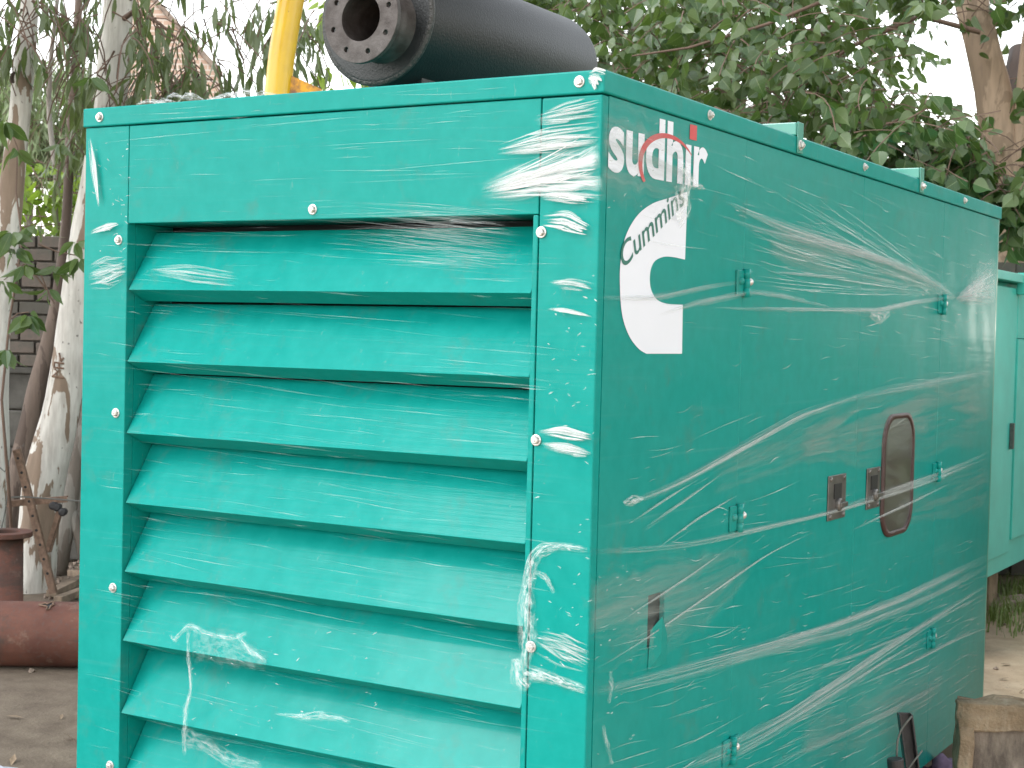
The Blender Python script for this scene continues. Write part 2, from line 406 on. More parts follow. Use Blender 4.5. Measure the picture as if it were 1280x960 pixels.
# roof cap with a folded lip
cap = MB(); cap.box((-W-.006, -.006, 2.2715), (.006, L+.006, H))
cap.build('roof_cap', pf, gen, False, .004, 3)
for y in (1.14, 2.305):
    part('roof_stiffener', M['paint'], [((-W, y-.025, H+.0005), (.0065, y+.03, H+.036))], .003)
    part('stiffener_foot', M['paint'], [((.0065, y-.018, H-.046), (.0105, y+.024, H+.038))], .001)
# left side, back
part('rear_panel', M['paint'], [((-W, L-.02, B0), (0, L, 2.27))])
part('far_side_panel', M['paint'], [((-W, .031, B0), (-W+.02, L-.021, 2.27))])
# right side, with a cable cut-out in the first panel
hy0, hy1, hz0, hz1 = .285, .372, 1.055, 1.175
b = MB()
ys = [.0305, hy0, hy1, .7885]; zs = [B0, hz0, hz1, 2.269]
for xx, flip in ((0, False), (-.012, True)):
    base = len(b.v)
    b.v += [(xx, y, z) for z in zs for y in ys]
    for j in range(3):
        for i in range(3):
            if i == 1 and j == 1: continue
            f = (base+j*4+i, base+j*4+i+1, base+(j+1)*4+i+1, base+(j+1)*4+i)
            b.f.append(f[::-1] if flip else f); b.mi.append(0)
for (i0, i1) in ((5, 6), (6, 10), (10, 9), (9, 5)): b.f.append((i0, i1, 16+i1, 16+i0)); b.mi.append(0)
for ring in ([0,1,2,3], [3,7,11,15], [15,14,13,12], [12,8,4,0]):
    for a_, c_ in zip(ring, ring[1:]): b.f.append((a_, 16+a_, 16+c_, c_)); b.mi.append(0)
b.build('side_panel', ps, gen)
b = MB(); b.add([(.001, hy0+.005, hz0-.055), (.010, hy0+.055, hz0-.02), (.012, hy0+.082, hz0+.02), (.016, hy0+.045, hz0+.068), (.004, hy0+.008, hz0+.04), (.005, hy1+.01, hz0-.05)],
      [(0, 1, 4), (1, 2, 3), (1, 3, 4), (0, 5, 1), (5, 2, 1)])
b.build('torn_flap', ps, gen)
for (y0, y1, nm) in ((.7900, 1.7293, 'access_door'), (1.7307, 2.6293, 'access_door'), (2.6307, L-.0205, 'side_panel')):
    part(nm, ps, [((-.012, y0, B0), (0, y1, 2.269))], .0015)
# skid
sk = MB()
for x in (-W+.08, -.16): sk.box((x, .06, .0), (x+.09, L-.06, B0-.001))
for y in (.1, 1.6, L-.2): sk.box((-W+.171, y, .03), (-.161, y+.1, B0-.02))
sk.build('skid_base', M['black_steel'], gen, False, .004)
# bolts
def bolt_mesh(axis):
    b = MB(); ax = Vector(axis)
    b.lathe((0,0,0), ax, [(0, .0125), (.0022, .0125), (.0026, .0115), (.0026, .0085)], 14)
    b.lathe((0,0,0), ax, [(.0026, .0086), (.008, .0086), (.0098, .0066), (.0098, .003), (.0125, .003), (.0125, 0)], 6)
    return b.mesh('bolt', M['bolt'])
bf, bs = bolt_mesh((0,-1,0)), bolt_mesh((1,0,0))
for x, z, y in [(-1.457,2.295,-.006),(-.053,2.297,-.006),(-.762,2.044,0),(-1.389,1.979,0),(-1.389,1.535,0),(-1.389,1.083,0),(-1.389,.62,0),
             (-.1395,1.982,-.001),(-.1395,1.535,-.001),(-.1395,1.087,-.001),(-.1395,.63,-.001)]:
    link('bolt', bf, gen, matrix=Matrix.Translation((x, y, z))@Matrix.Rotation(RND.random()*3, 4, 'Y'))
for y in (.538, 1.705, 2.87):
    link('bolt', bs, gen, matrix=Matrix.Translation((.006, y, 2.297))@Matrix.Rotation(RND.random()*3, 4, 'X'))
for y in (1.14, 2.308):
    link('bolt', bs, gen, matrix=Matrix.Translation((.0105, y, 2.296))@Matrix.Rotation(RND.random()*3, 4, 'X')@Matrix.Scale(1.15, 4))
# hinges: two leaves, a pin, two screws
def hinge(y, z):
    b = MB()
    b.box((.0005, y-.050, z-.032), (.006, y-.008, z+.032)); b.box((.0005, y+.008, z-.032), (.006, y+.050, z+.032))
    h = b.build('hinge', ps, gen, False, .0015)
    p_ = MB(); p_.lathe((.010, y, z-.036), (0,0,1), [(0,0), (0, .0095), (.022, .0095), (.0225, .008), (.024, .008), (.0245, .0095), (.046, .0095), (.0465, .008), (.048, .008), (.0485, .0095), (.072, .0095), (.072, 0)], 12)
    p_.build('hinge_pin', ps, h, True)
    for dy in (-.03, .03):
        s = MB(); s.lathe((.006, y+dy, z+.004), (1,0,0), [(0, .010), (.003, .010), (.008, .006), (.009, 0)], 10)
        s.build('hinge_screw', M['bolt'] if dy > 0 else ps, h, True)
for z in (1.906, 1.308, .709):
    hinge(.79, z); hinge(2.63, z)
# latches
def latch(y0, y1, z0, z1):
    ym, zm = (y0+y1)/2, (z0+z1)/2
    b = MB(); b.box((.0005, y0, z0), (.005, y1, z1)); h = b.build('latch_plate', M['steel'], gen, False, .002)
    b = MB(); b.box((.0052, ym-.032, zm-.004), (.0075, ym+.032, zm+.040)); b.build('latch_slot', M['slot'], h)
    b = MB(); b.lathe((.005, ym, zm-.022), (1,0,0), [(0, .02), (.010, .02), (.014, .015), (.014, 0)], 14); b.box((.012, ym-.01, zm-.030), (.022, ym+.052, zm-.016)); b.build('latch_handle', M['steel'], h, False, .002)
    for dy in (-1, 1):
        for dz in (-1, 1):
            s = MB(); s.lathe((.005, ym+dy*((y1-y0)/2-.02), zm+dz*((z1-z0)/2-.011)), (1,0,0), [(0, .008), (.003, .007), (.004, 0)], 8); s.build('latch_rivet', M['steel'], h, True)
latch(1.475, 1.632, 1.235, 1.368); latch(1.835, 1.968, 1.238, 1.368)
# inspection window
def rrect(y0, y1, z0, z1, r, n=8):
    out = []
    for cy_, cz_, a0 in ((y1-r, z1-r, 0), (y0+r, z1-r, 90), (y0+r, z0+r, 180), (y1-r, z0+r, 270)):
        for k in range(n+1):
            a = radians(a0+90*k/n); out.append((cy_+r*cos(a), cz_+r*sin(a)))
    return out
wy0, wy1, wz0, wz1 = 1.985, 2.335, 1.128, 1.532
win = MB(); o_ = rrect(wy0, wy1, wz0, wz1, .10); i_ = rrect(wy0+.024, wy1-.024, wz0+.016, wz1-.016, .088); n_ = len(o_)
pr = [(o_, .0005), (o_, .007), (i_, .009), (i_, .004)]
for ring, x in pr: win.v += [(x, y, z) for y, z in ring]
for r_ in range(3):
    for i in range(n_): win.f.append((r_*n_+i, r_*n_+(i+1) % n_, (r_+1)*n_+(i+1) % n_, (r_+1)*n_+i)); win.mi.append(0)
wo = win.build('inspection_window', M['gasket'], gen, True)
b = MB(); b.add([(.0045, y, z) for y, z in i_], [tuple(range(n_))]); b.build('window_pane', M['glass'], wo)

# lettering and badge
def text_mesh(txt, bold=0.0):
    cu = bpy.data.curves.new('lettering', 'FONT'); cu.body = txt; cu.offset = bold; cu.resolution_u = 6
    ob = bpy.data.objects.new('lettering_source', cu); COL.objects.link(ob)
    bpy.context.view_layer.update()
    me = bpy.data.meshes.new_from_object(ob.evaluated_get(bpy.context.evaluated_depsgraph_get()))
    bpy.data.objects.remove(ob); bpy.data.curves.remove(cu); return me
def place_text(name, txt, bold, fn, mat, parent, keep=None):
    me = text_mesh(txt, bold); xs = [v.co.x for v in me.vertices]; ys_ = [v.co.y for v in me.vertices]
    x0, x1, y0, y1 = min(xs), max(xs), min(ys_), max(ys_)
    for v in me.vertices: v.co = fn((v.co.x-x0)/(x1-x0), v.co.y, y0, y1)
    me.materials.clear(); me.materials.append(mat); me.name = name
    return link(name, me, parent)
SYM0, SYM1, SYB, SYX = .030, .545, 2.118, .135
letters = place_text('wordmark', 'sudhır', .030, lambda u, y, y0, y1: Vector((.0012, SYM0+u*(SYM1-SYM0), SYB+(y/.73)*SYX+.010*u)), M['white_vinyl'], gen)
b = MB(); iy = .438; b.add([(.0014, iy, 2.228), (.0014, iy+.040, 2.229), (.0014, iy+.040, 2.264), (.0014, iy, 2.263)], [(0,1,2,3)])
b.build('wordmark_dot', M['red_vinyl'], letters)
b = MB(); na = 30; c_y, c_z = side(838, 212); ry, rz = .150, .075
for k in range(na+1):
    t = k/na; a = radians(212-175*t); th = .0125*sin(pi*min(1, .12+t*.9))**.7+.002
    for s in (-1, 1): b.v.append((.0018, c_y+(ry+s*th*.8)*cos(a), c_z+(rz+s*th*.42)*sin(a)))
b.f = [(2*k, 2*k+1, 2*k+3, 2*k+2) for k in range(na)]; b.mi = [0]*na
b.build('wordmark_arc', M['red_vinyl'], letters)
def z8(x, y): return side(700+x/2.909, 130+y/2.909, 0)
def curve(pts, n=6):                                   # Catmull-Rom
    out = []; P_ = [pts[0]]+list(pts)+[pts[-1]]
    for i in range(1, len(P_)-2):
        for k in range(n):
            t = k/n; a, b_, c_, d = P_[i-1:i+3]
            out.append(tuple(.5*(2*b_[j]+(c_[j]-a[j])*t+(2*a[j]-5*b_[j]+4*c_[j]-d[j])*t*t+(3*b_[j]-a[j]-3*c_[j]+d[j])*t**3) for j in (0, 1)))
    return out+[tuple(pts[-1])]
outer = curve([z8(*p) for p in [(462, 318), (400, 340), (335, 362), (280, 405), (238, 478), (219, 570), (216, 660), (224, 765), (248, 840), (282, 888), (312, 908)]])
inner = curve([z8(*p) for p in [(445, 730), (385, 726), (348, 708), (328, 668), (326, 615), (340, 575), (370, 557), (405, 556), (453, 566)]])
poly = outer+[z8(442, 908)]+inner
b = MB(); b.add([(.0012, y, z) for y, z in poly], [tuple(reversed(range(len(poly))))])
badge = b.build('logo_badge', M['white_vinyl'], gen)
t0 = Vector(side(779, 337)); t1 = Vector(side(857, 254)); tdir = (t1-t0); tl = tdir.length; tn = Vector((-tdir.y, tdir.x))/tl
place_text('badge_lettering', 'Cummins', .008, lambda u, y, y0, y1: Vector((.0020, *(t0+tdir*u+tn*(y/.73)*.060+Vector((.012, 0))*(y/.73)))), M['green_vinyl'], badge)

# ------------------------------------------------------------------ stretch film: creases, strands, crumpled patches
def ribbon(b, pts, wid, nrm, strength=1.0, amp=0.0, sub=6, fade=(.18, .18), lift=0.0, nv=3):
    """film ribbon along 3-D pts; wid along it, nrm surface normal; arcs a little off the sheet"""
    pts = [Vector(p) for p in pts]; nrm = Vector(nrm)
    P2 = []
    Q = [pts[0]*2-pts[1]]+pts+[pts[-1]*2-pts[-2]]
    for i in range(1, len(Q)-2):
        for k in range(sub):
            t = k/sub; a, c0, c1, d = Q[i-1:i+3]
            P2.append((.5*(2*c0+(c1-a)*t+(2*a-5*c0+4*c1-d)*t*t+(3*c0-a-3*c1+d)*t**3), (i-1+t)/(len(pts)-1)))
    P2.append((pts[-1], 1.0)); base = len(b.v); u = 0
    if not isinstance(wid, (list, tuple)): wid = [wid]*2
    off = RND.random()*50
    for i, (p, t) in enumerate(P2):
        tan = (P2[min(i+1, len(P2)-1)][0]-P2[max(i-1, 0)][0]).normalized(); sd = nrm.cross(tan).normalized()
        if i: u += (p-P2[i-1][0]).length
        f = t*(len(wid)-1); k = min(int(f), len(wid)-2); w_ = wid[k]+(wid[k+1]-wid[k])*(f-k)
        al = min(1, t/fade[0] if fade[0] else 1, (1-t)/fade[1] if fade[1] else 1)*strength
        for j in range(nv+1):
            v = j/nv
            q_ = p+sd*(v-.5)*w_*(1+.25*noise.noise(p*30)*(amp > 0))+nrm*(lift*4*v*(1-v)+(amp*(noise.noise(p*45+sd*(v*3+off))+.6*noise.noise(p*130+sd*(v*5)))))
            b.v.append(tuple(q_)); b.uv.append((u+off, v)); b.a.append(al)
    n = nv+1
    for i in range(len(P2)-1):
        for j in range(nv): b.f.append((base+i*n+j, base+i*n+j+1, base+(i+1)*n+j+1, base+(i+1)*n+j)); b.mi.append(0)
def bundle(b, pts, wid, nrm, n, strength, w=(.002, .007), amp=0.0, fade=(.2, .2), frac=(.35, 1.0), sub=6, lift=.001, nv=2):
    """many overlapping strands of gathered film running along one path inside a given width"""
    pts = [Vector(p) for p in pts]; nrm = Vector(nrm)
    cum = [0.0]
    for a_, c_ in zip(pts, pts[1:]): cum.append(cum[-1]+(c_-a_).length)
    def at(t):
        d = t*cum[-1]
        for i in range(len(pts)-1):
            if d <= cum[i+1] or i == len(pts)-2:
                f = (d-cum[i])/max(1e-6, cum[i+1]-cum[i]); tn_ = (pts[i+1]-pts[i]).normalized()
                wf = t*(len(wid)-1); k = min(int(wf), len(wid)-2)
                return pts[i].lerp(pts[i+1], f), nrm.cross(tn_).normalized(), wid[k]+(wid[k+1]-wid[k])*(wf-k)
    for _ in range(n):
        l_ = RND.uniform(*frac); t0_ = RND.uniform(0, 1-l_); o0 = max(-1, min(1, RND.gauss(0, .42))); o1 = max(-1, min(1, o0+RND.gauss(0, .3)))
        m_ = max(3, int(2+len(pts)*l_*1.5)); P_ = []
        for i in range(m_+1):
            p, sd, ww = at(min(1, t0_+l_*i/m_)); o = o0+(o1-o0)*i/m_
            P_.append(p+sd*ww*.5*o+(nrm*amp+sd*amp)*RND.uniform(-1, 1))
        w_ = RND.uniform(*w)
        ribbon(b, P_, [w_*.5, w_, w_*.8, w_*.4], nrm, strength*RND.uniform(.25, 1.0), amp*.3, sub, fade, lift, nv)
def fmb():
    b = MB(); b.uv = []; b.a = []; return b
def S(pts, x=.0075): return [Vector((x, *side(px, py, x))) for px, py in pts]
def Fp(pts, y=-.0085): 
    out = []
    for px, py in pts:
        X, Z = front(px, py, y); out.append(Vector((X, y, Z)))
    return out
NX, NY = Vector((1,0,0)), Vector((0,-1,0))
# --- strong creases on the long side, each one strand of gathered film
creases = [
 ([(893,246),(960,276),(1040,303),(1110,325),(1160,347),(1197,373)], [.006,.03,.040,.030,.022,.016], 1.0),
 ([(880,262),(960,290),(1060,312),(1130,335),(1190,370)], [.004,.022,.03,.018,.008], .6),
 ([(880,384),(960,387),(1050,388),(1100,388),(1145,378),(1200,371)], [.006,.014,.016,.02,.022,.012], .9),
 ([(1195,373),(1215,362),(1243,345)], [.02,.06,.10], .9),
 ([(1195,373),(1218,372),(1243,372)], [.02,.04,.06], .7),
 ([(778,629),(806,622),(850,603),(915,567),(1000,520),(1095,488)], [.012,.020,.026,.026,.020,.006], 1.0),
 ([(1030,508),(1100,490),(1170,478),(1240,466)], [.02,.035,.04,.02], .45),
 ([(733,690),(800,687),(870,679),(950,661),(1040,640),(1140,610),(1240,570)], [.016,.016,.014,.012,.014,.02,.01], .75),
 ([(733,866),(790,853),(860,834),(940,812),(1040,783),(1130,748),(1240,694)], [.020,.024,.03,.032,.032,.034,.04], 1.0),
 ([(735,872),(860,845),(960,815),(1060,790),(1150,752),(1240,706)], [.01,.02,.03,.03,.03,.03], .7),
 ([(852,962),(910,934),(980,898),(1040,858),(1100,818),(1165,775),(1240,727)], [.03,.04,.04,.035,.03,.028,.02], 1.0),
 ([(880,962),(960,920),(1040,870),(1100,832),(1170,790)], [.02,.025,.025,.02,.006], .7),
 ([(735,842),(800,803),(870,755),(960,693),(1010,668)], [.004,.006,.007,.006,.004], .9),
 ([(770,780),(850,728),(905,690)], [.004,.008,.003], .8),
 ([(800,664),(850,630),(905,590)], [.004,.006,.003], .8),
 ([(785,655),(835,622),(875,598)], [.003,.006,.003], .8),
 ([(815,690),(870,650),(925,617)], [.004,.006,.003], .8),
 ([(960,858),(1040,830),(1130,795),(1240,738)], [.008,.012,.012,.008], .6),
 ([(1060,862),(1130,832),(1200,797),(1238,784)], [.008,.012,.010,.006], .7),
 ([(950,960),(1040,925),(1130,880),(1200,840)], [.01,.02,.02,.008], .6),
 ([(740,372),(820,372),(880,360),(930,352)], [.01,.012,.016,.01], .5),
 ([(820,395),(870,380),(930,368),(960,366)], [.008,.02,.02,.008], .55),
 ([(930,364),(980,370),(1040,385)], [.012,.016,.006], .6),
 ([(960,340),(1010,344),(1060,346)], [.006,.010,.004], .7),
 ([(1035,640),(1100,618),(1180,590),(1238,565)], [.010,.02,.02,.014], .7),
 ([(1060,665),(1130,632),(1190,603)], [.004,.012,.004], .7),
]
b = fmb()
for pts, wd, st in creases:
    ribbon(b, S(pts), wd, NX, st*.26, .0015, 8, (.12, .08), .003, 5)
    bundle(b, S(pts, .0105), [x*1.15 for x in wd], NX, int(9+max(wd)*560), st*.9, (.0016, .0052), .0006, (.25, .25), (.2, .9))
kind(b.build('film_crease', M['film'], gen, True), 'stuff')
b = fmb()
for pts, wd, st in [([(752,185),(800,200),(870,225)], [.22,.24,.16], .30), ([(735,780),(800,760),(880,735),(940,700)], [.34,.30,.22,.08], .26),
                    ([(1000,560),(1080,540),(1160,520),(1240,505)], [.10,.22,.30,.34], .30), ([(1120,640),(1180,620),(1240,600)], [.10,.18,.22], .24),
                    ([(960,300),(1040,330),(1130,350),(1200,370)], [.10,.12,.10,.04], .30), ([(1000,930),(1090,900),(1180,850)], [.16,.20,.12], .24),
                    ([(890,600),(980,560),(1060,520)], [.10,.16,.12], .22)]:
    ribbon(b, S(pts, .0058), wd, NX, st*1.5, .0008, 8, (.04, .10), .0, 10)
kind(b.build('film_layer', M['film_layer'], gen, True), 'stuff')
# --- fine bright stretch lines on the side, following the creases
b = fmb()
cps = [[Vector(side(*p)) for p in c[0]] for c in creases]
def along(pl, t):
    f = t*(len(pl)-1); k = min(int(f), len(pl)-2); return pl[k].lerp(pl[k+1], f-k), (pl[k+1]-pl[k]).normalized()
for n in range(420):
    c = RND.choice(cps[:13]+[cps[0], cps[5], cps[8], cps[8], cps[10], cps[10], cps[17], cps[18], cps[19]]); p, d = along(c, RND.random())
    off = RND.gauss(0, .085); p = p+Vector((-d.y, d.x))*off+d*RND.uniform(-.1, .1)
    ln = RND.uniform(.03, .16) if RND.random() < .75 else RND.uniform(.15, .5)
    ang = RND.gauss(.0, .05); d = Vector((d.x*cos(ang)-d.y*sin(ang), d.x*sin(ang)+d.y*cos(ang)))
    e = p+d*ln
    if p.x < .01 or e.x > 3.42 or min(p.y, e.y) < .27 or max(p.y, e.y) > 2.26: continue
    mid = (p+e)/2+Vector((0, RND.gauss(0, .004)))
    wd = RND.uniform(.0010, .0034)
    ribbon(b, [(.0068, *p), (.0074, *mid), (.0068, *e)], [wd*.4, wd, wd*.3], NX, RND.uniform(.35, 1.2), 0, 3, (.3, .3), 0, 2)
fan_to = Vector(side(1197, 372))
for n in range(46):                                        # strands fanning into the knot near the far edge
    p = Vector(side(RND.uniform(862, 1010), RND.uniform(205, 360))); e = p.lerp(fan_to, RND.uniform(.35, .97)); p = p.lerp(e, RND.uniform(0, .4))
    wd = RND.uniform(.0014, .0045); mid = (p+e)/2+Vector((0, RND.gauss(0, .008)))
    ribbon(b, [(.0070, *p), (.0080, *mid), (.0070, *e)], [wd*.4, wd, wd*.5], NX, RND.uniform(.3, .9), 0, 5, (.3, .25), 0, 2)
lo = [cps[8], cps[10], cps[17], cps[18], cps[19]]
for n in range(330):                                       # dense parallel strands low on the side
    c = RND.choice(lo); p, d = along(c, RND.random()); p = p+Vector((-d.y, d.x))*RND.gauss(-.06, .13); ln = RND.uniform(.05, .45)
    e = p+d*ln
    if p.x < .02 or e.x > 3.42 or min(p.y, e.y) < .27 or max(p.y, e.y) > 1.15: continue
    wd = RND.uniform(.0014, .0042); mid = (p+e)/2+Vector((0, RND.gauss(0, .005)))
    ribbon(b, [(.0070, *p), (.0078, *mid), (.0070, *e)], [wd*.4, wd, wd*.4], NX, RND.uniform(.35, 1.1), 0, 4, (.35, .35), 0, 2)
for n in range(90):                                        # nearly level strands high on the side
    p = Vector(side(RND.uniform(760, 1200), 300)); z = RND.uniform(1.75, 2.24); y0 = RND.uniform(.1, 3.1); ln = RND.uniform(.08, .5)
    if y0+ln > 3.42: continue
    wd = RND.uniform(.0012, .0036); dz = -RND.uniform(.0, .10)*ln
    ribbon(b, [(.0070, y0, z), (.0076, y0+ln/2, z+dz/2+RND.gauss(0, .003)), (.0070, y0+ln, z+dz)], [wd*.4, wd, wd*.4], NX, RND.uniform(.25, .8), 0, 4, (.4, .4), 0, 2)
kind(b.build('film_strand', M['film_strand'], gen, True), 'stuff')
# --- front: fine lines
b = fmb()
for n in range(760):
    x = RND.uniform(-1.49, -.03); z = RND.uniform(.45, 2.31)
    ln = RND.uniform(.05, .2) if RND.random() < .6 else RND.uniform(.2, .6)
    if z > 2.02: sl_ = RND.gauss(-.01, .03)
    else: sl_ = RND.gauss(-.045, .03)
    if x+ln > -.004: continue
    wd = RND.uniform(.001, .0040); st = RND.uniform(.05, .50)*(1.0 if z > 1.95 or RND.random() < .5 else .6)
    bow = RND.gauss(0, .002)
    y = -.0085
    ribbon(b, [(x, y, z), (x+ln/2, y, z+sl_*ln/2+bow), (x+ln, y, z+sl_*ln)], [wd*.3, wd, wd*.3], NY, st, 0, 3, (.48, .48), 0, 2)
for n in range(150):                                      # fan of strands at the right end under the top panel
    x1 = RND.uniform(-.30, -.15); z1 = RND.uniform(1.90, 2.03); ln = RND.uniform(.1, .5); x0 = x1-ln
    z0 = z1+ln*RND.uniform(.0, .16); wd = RND.uniform(.0008, .0025)
    ribbon(b, [(x0, -.0085, min(z0, 2.06)), ((x0+x1)/2, -.0085, (min(z0, 2.06)+z1)/2+.003), (x1, -.0085, z1)], [wd*.3, wd, wd*.4], NY, RND.uniform(.2, .8), 0, 3, (.35, .35), 0, 2)
kind(b.build('film_strand', M['film_strand'], gen, True), 'stuff')
# --- milky: sky glare painted as white film streaks, mainly on the near corner post
b = fmb()
def milky_glare(pts, wd, st, fade=(.3, .05)):
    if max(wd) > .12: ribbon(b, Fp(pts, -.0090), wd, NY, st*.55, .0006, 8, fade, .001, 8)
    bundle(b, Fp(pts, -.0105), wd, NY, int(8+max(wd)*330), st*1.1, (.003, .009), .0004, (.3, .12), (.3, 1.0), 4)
milky_glare([(600,240),(660,225),(752,205)], [.04,.09,.15], .85, (.5, .02))
milky_glare([(620,190),(690,178),(752,172)], [.03,.07,.07], .9, (.4, .02))
milky_glare([(672,246),(700,246),(746,250)], [.015,.03,.022], 1.1, (.1, .1))
milky_glare([(676,276),(705,277),(738,288)], [.028,.045,.02], 1.15, (.12, .12))
milky_glare([(665,150),(710,140),(752,132)], [.02,.05,.05], .55, (.4, .05))
milky_glare([(672,541),(700,540),(741,548)], [.008,.026,.012], .9, (.1, .2))
milky_glare([(675,556),(705,560),(740,568)], [.02,.03,.01], .6, (.2, .2))
milky_glare([(735,97),(746,98),(752,103)], [.03,.045,.05], 1.2, (.2, .0))
milky_glare([(685,354),(715,354),(744,360)], [.02,.03,.02], .45, (.2, .3))
milky_glare([(682,386),(705,388),(742,396)], [.004,.012,.004], .9, (.2, .2))
milky_glare([(112,170),(118,215),(124,262)], [.012,.022,.006], .9, (.2, .3))
milky_glare([(112,292),(128,285),(150,280)], [.012,.024,.006], .9, (.1, .3))
milky_glare([(108,345),(130,338),(158,332)], [.07,.10,.06], .4, (.2, .3))
milky_glare([(185,338),(230,340),(300,350)], [.02,.045,.03], .3, (.3, .3))  # soft reflection on the louvre, painted as whitish film
milky_glare([(668,796),(700,808),(738,824)], [.06,.08,.06], .45, (.2, .2))
kind(b.build('film_glare_patch', M['film_milky_glare'], gen, True), 'stuff')
# --- crumpled tape-like tears
b = fmb()
def crum(pts, wd, st=1.0, f=Fp, nrm=NY, amp=.004):
    ribbon(b, f(pts), wd, nrm, st*.55, amp, 12, (.05, .05), .004, 6)
    bundle(b, f(pts), [x*1.1 for x in wd], nrm, int(4+max(wd)*130), st*.9, (.002, .006), .0025, (.2, .2), (.15, .6), 5, .002)
crum([(736,688),(700,683),(672,692),(662,720),(658,760),(660,800),(655,835)], [.012,.022,.035,.03,.05,.05,.03], 1.0)
crum([(668,715),(682,722),(693,742)], [.012,.016,.008], .8)
crum([(645,822),(650,848),(662,860)], [.03,.05,.03], 1.1)
crum([(655,840),(690,848),(733,863)], [.05,.03,.018], 1.2)
crum([(213,793),(219,799),(228,790),(238,783),(258,792),(290,797),(312,790)], [.008,.018,.012,.022,.016,.014,.012], .8)
crum([(236,784),(236,820),(239,860),(233,885),(231,915),(231,945)], [.016,.014,.012,.02,.022,.014], .8)
crum([(297,792),(312,812),(335,828)], [.02,.02,.012], .7)
crum([(345,892),(375,896),(402,895),(440,902)], [.006,.022,.026,.012], .7)
crum([(232,922),(255,930),(290,950),(330,958)], [.05,.05,.04,.02], .5)
crum([(240,805),(290,812),(335,828)], [.10,.09,.05], .28)
crum([(1085,392),(1100,396),(1112,392)], [.03,.05,.02], 1.0, S, NX)
crum([(778,629),(790,626),(803,623)], [.012,.03,.012], 1.4, S, NX)
crum([(1198,374),(1215,362),(1244,350)], [.03,.12,.2], .55, S, NX)
crum([(850,205),(862,226),(880,236)], [.03,.04,.008], 1.1, S, NX)
crum([(843,272),(853,252),(861,222)], [.07,.10,.03], 1.25, S, NX)
crum([(762,838),(764,855),(760,880)], [.01,.02,.01], .6, S, NX)
crum([(752,905),(758,930),(765,955)], [.01,.02,.01], .6, S, NX)
crum([(762,165),(775,172),(800,185)], [.03,.05,.03], .35, S, NX)
def roof_edge(pts): return [Vector((*onp(px, py, 1, .01).xz, 0)).xzy for px, py in pts]
for _ in range(150):                                      # sharp glints painted as white film slivers where the film creases
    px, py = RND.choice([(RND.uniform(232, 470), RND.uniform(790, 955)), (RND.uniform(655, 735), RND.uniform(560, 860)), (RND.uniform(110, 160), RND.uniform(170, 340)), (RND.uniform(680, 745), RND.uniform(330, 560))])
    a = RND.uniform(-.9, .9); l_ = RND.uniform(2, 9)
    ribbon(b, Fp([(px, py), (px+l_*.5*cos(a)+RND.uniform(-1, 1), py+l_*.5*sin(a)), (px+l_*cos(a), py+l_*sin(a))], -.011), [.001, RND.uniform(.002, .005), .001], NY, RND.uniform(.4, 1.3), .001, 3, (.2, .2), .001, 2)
for _ in range(110):  # glints of the long side, also painted as white slivers
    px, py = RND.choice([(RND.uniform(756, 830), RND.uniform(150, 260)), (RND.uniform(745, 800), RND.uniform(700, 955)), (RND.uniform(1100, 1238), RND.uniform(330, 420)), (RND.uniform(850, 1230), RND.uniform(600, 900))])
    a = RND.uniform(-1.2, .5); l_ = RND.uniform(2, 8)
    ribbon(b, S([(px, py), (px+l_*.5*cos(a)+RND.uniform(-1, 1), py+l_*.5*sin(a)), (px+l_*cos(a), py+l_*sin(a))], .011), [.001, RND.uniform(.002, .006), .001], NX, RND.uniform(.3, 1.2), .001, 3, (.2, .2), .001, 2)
kind(b.build('film_tear_glint', M['film_crumple'], gen, True), 'stuff')
# loose film fluff along the roof edge at the left
b = fmb()
for k in range(9):
    x = -1.36+k*.045
    ribbon(b, [(x, .02+RND.uniform(0, .06), H+.002), (x+.03, .03+RND.uniform(0, .06), H+.012+RND.uniform(0, .012)), (x+.09, .03+RND.uniform(0, .05), H+.003)], [.01,.03,.01], (0,-.6,.8), .7, .004, 6, (.1,.1), .004, 4)
kind(b.build('film_fluff', M['film_crumple'], gen, True), 'stuff')

# ================================================================== silencer on the roof
SX, SZ, SR = -.812, 2.556, .169
sil = thing('exhaust_silencer', 'black cylindrical exhaust silencer with bolted flange lying on the generator roof', 'silencer', (SX, .75, H))
AX = (0, 1, 0)
b = MB(); b.lathe((SX, 0, SZ), AX, [(.302, .064), (.302, SR-.012), (.3035, SR-.004), (.308, SR), (1.17, SR), (1.19, SR-.004), (1.205, SR-.018), (1.21, SR-.04), (1.21, 0)], 64); b.build('body', M['muffler'], sil, True)
o_ = b
b = MB(); 
for k in range(120):
    a = 2*pi*k/120; a2 = 2*pi*(k+.5)/120
b.lathe((SX, 0, SZ), AX, [(.303, SR-.006), (.304, SR+.0035), (.309, SR+.005), (.314, SR+.003), (.316, SR-.001)], 96); b.build('weld_seam', M['weld'], sil, True)
FC = Vector((-.786, .0, 2.533)); fy = .205
b = MB(); b.lathe(FC, AX, [(fy+.002, .064), (fy+.1, .064), (fy+.1, .062)], 40); b.lathe(FC, AX, [(fy+.40, .0610), (fy+.02, .0615)], 40)
b.build('inlet_pipe', M['flange'], sil, True)
b = MB(); b.lathe(FC, AX, [(fy+.05, .066), (fy+.055, .085), (fy+.075, .09), (fy+.098, .098)], 40); b.build('collar', M['flange'], sil, True)
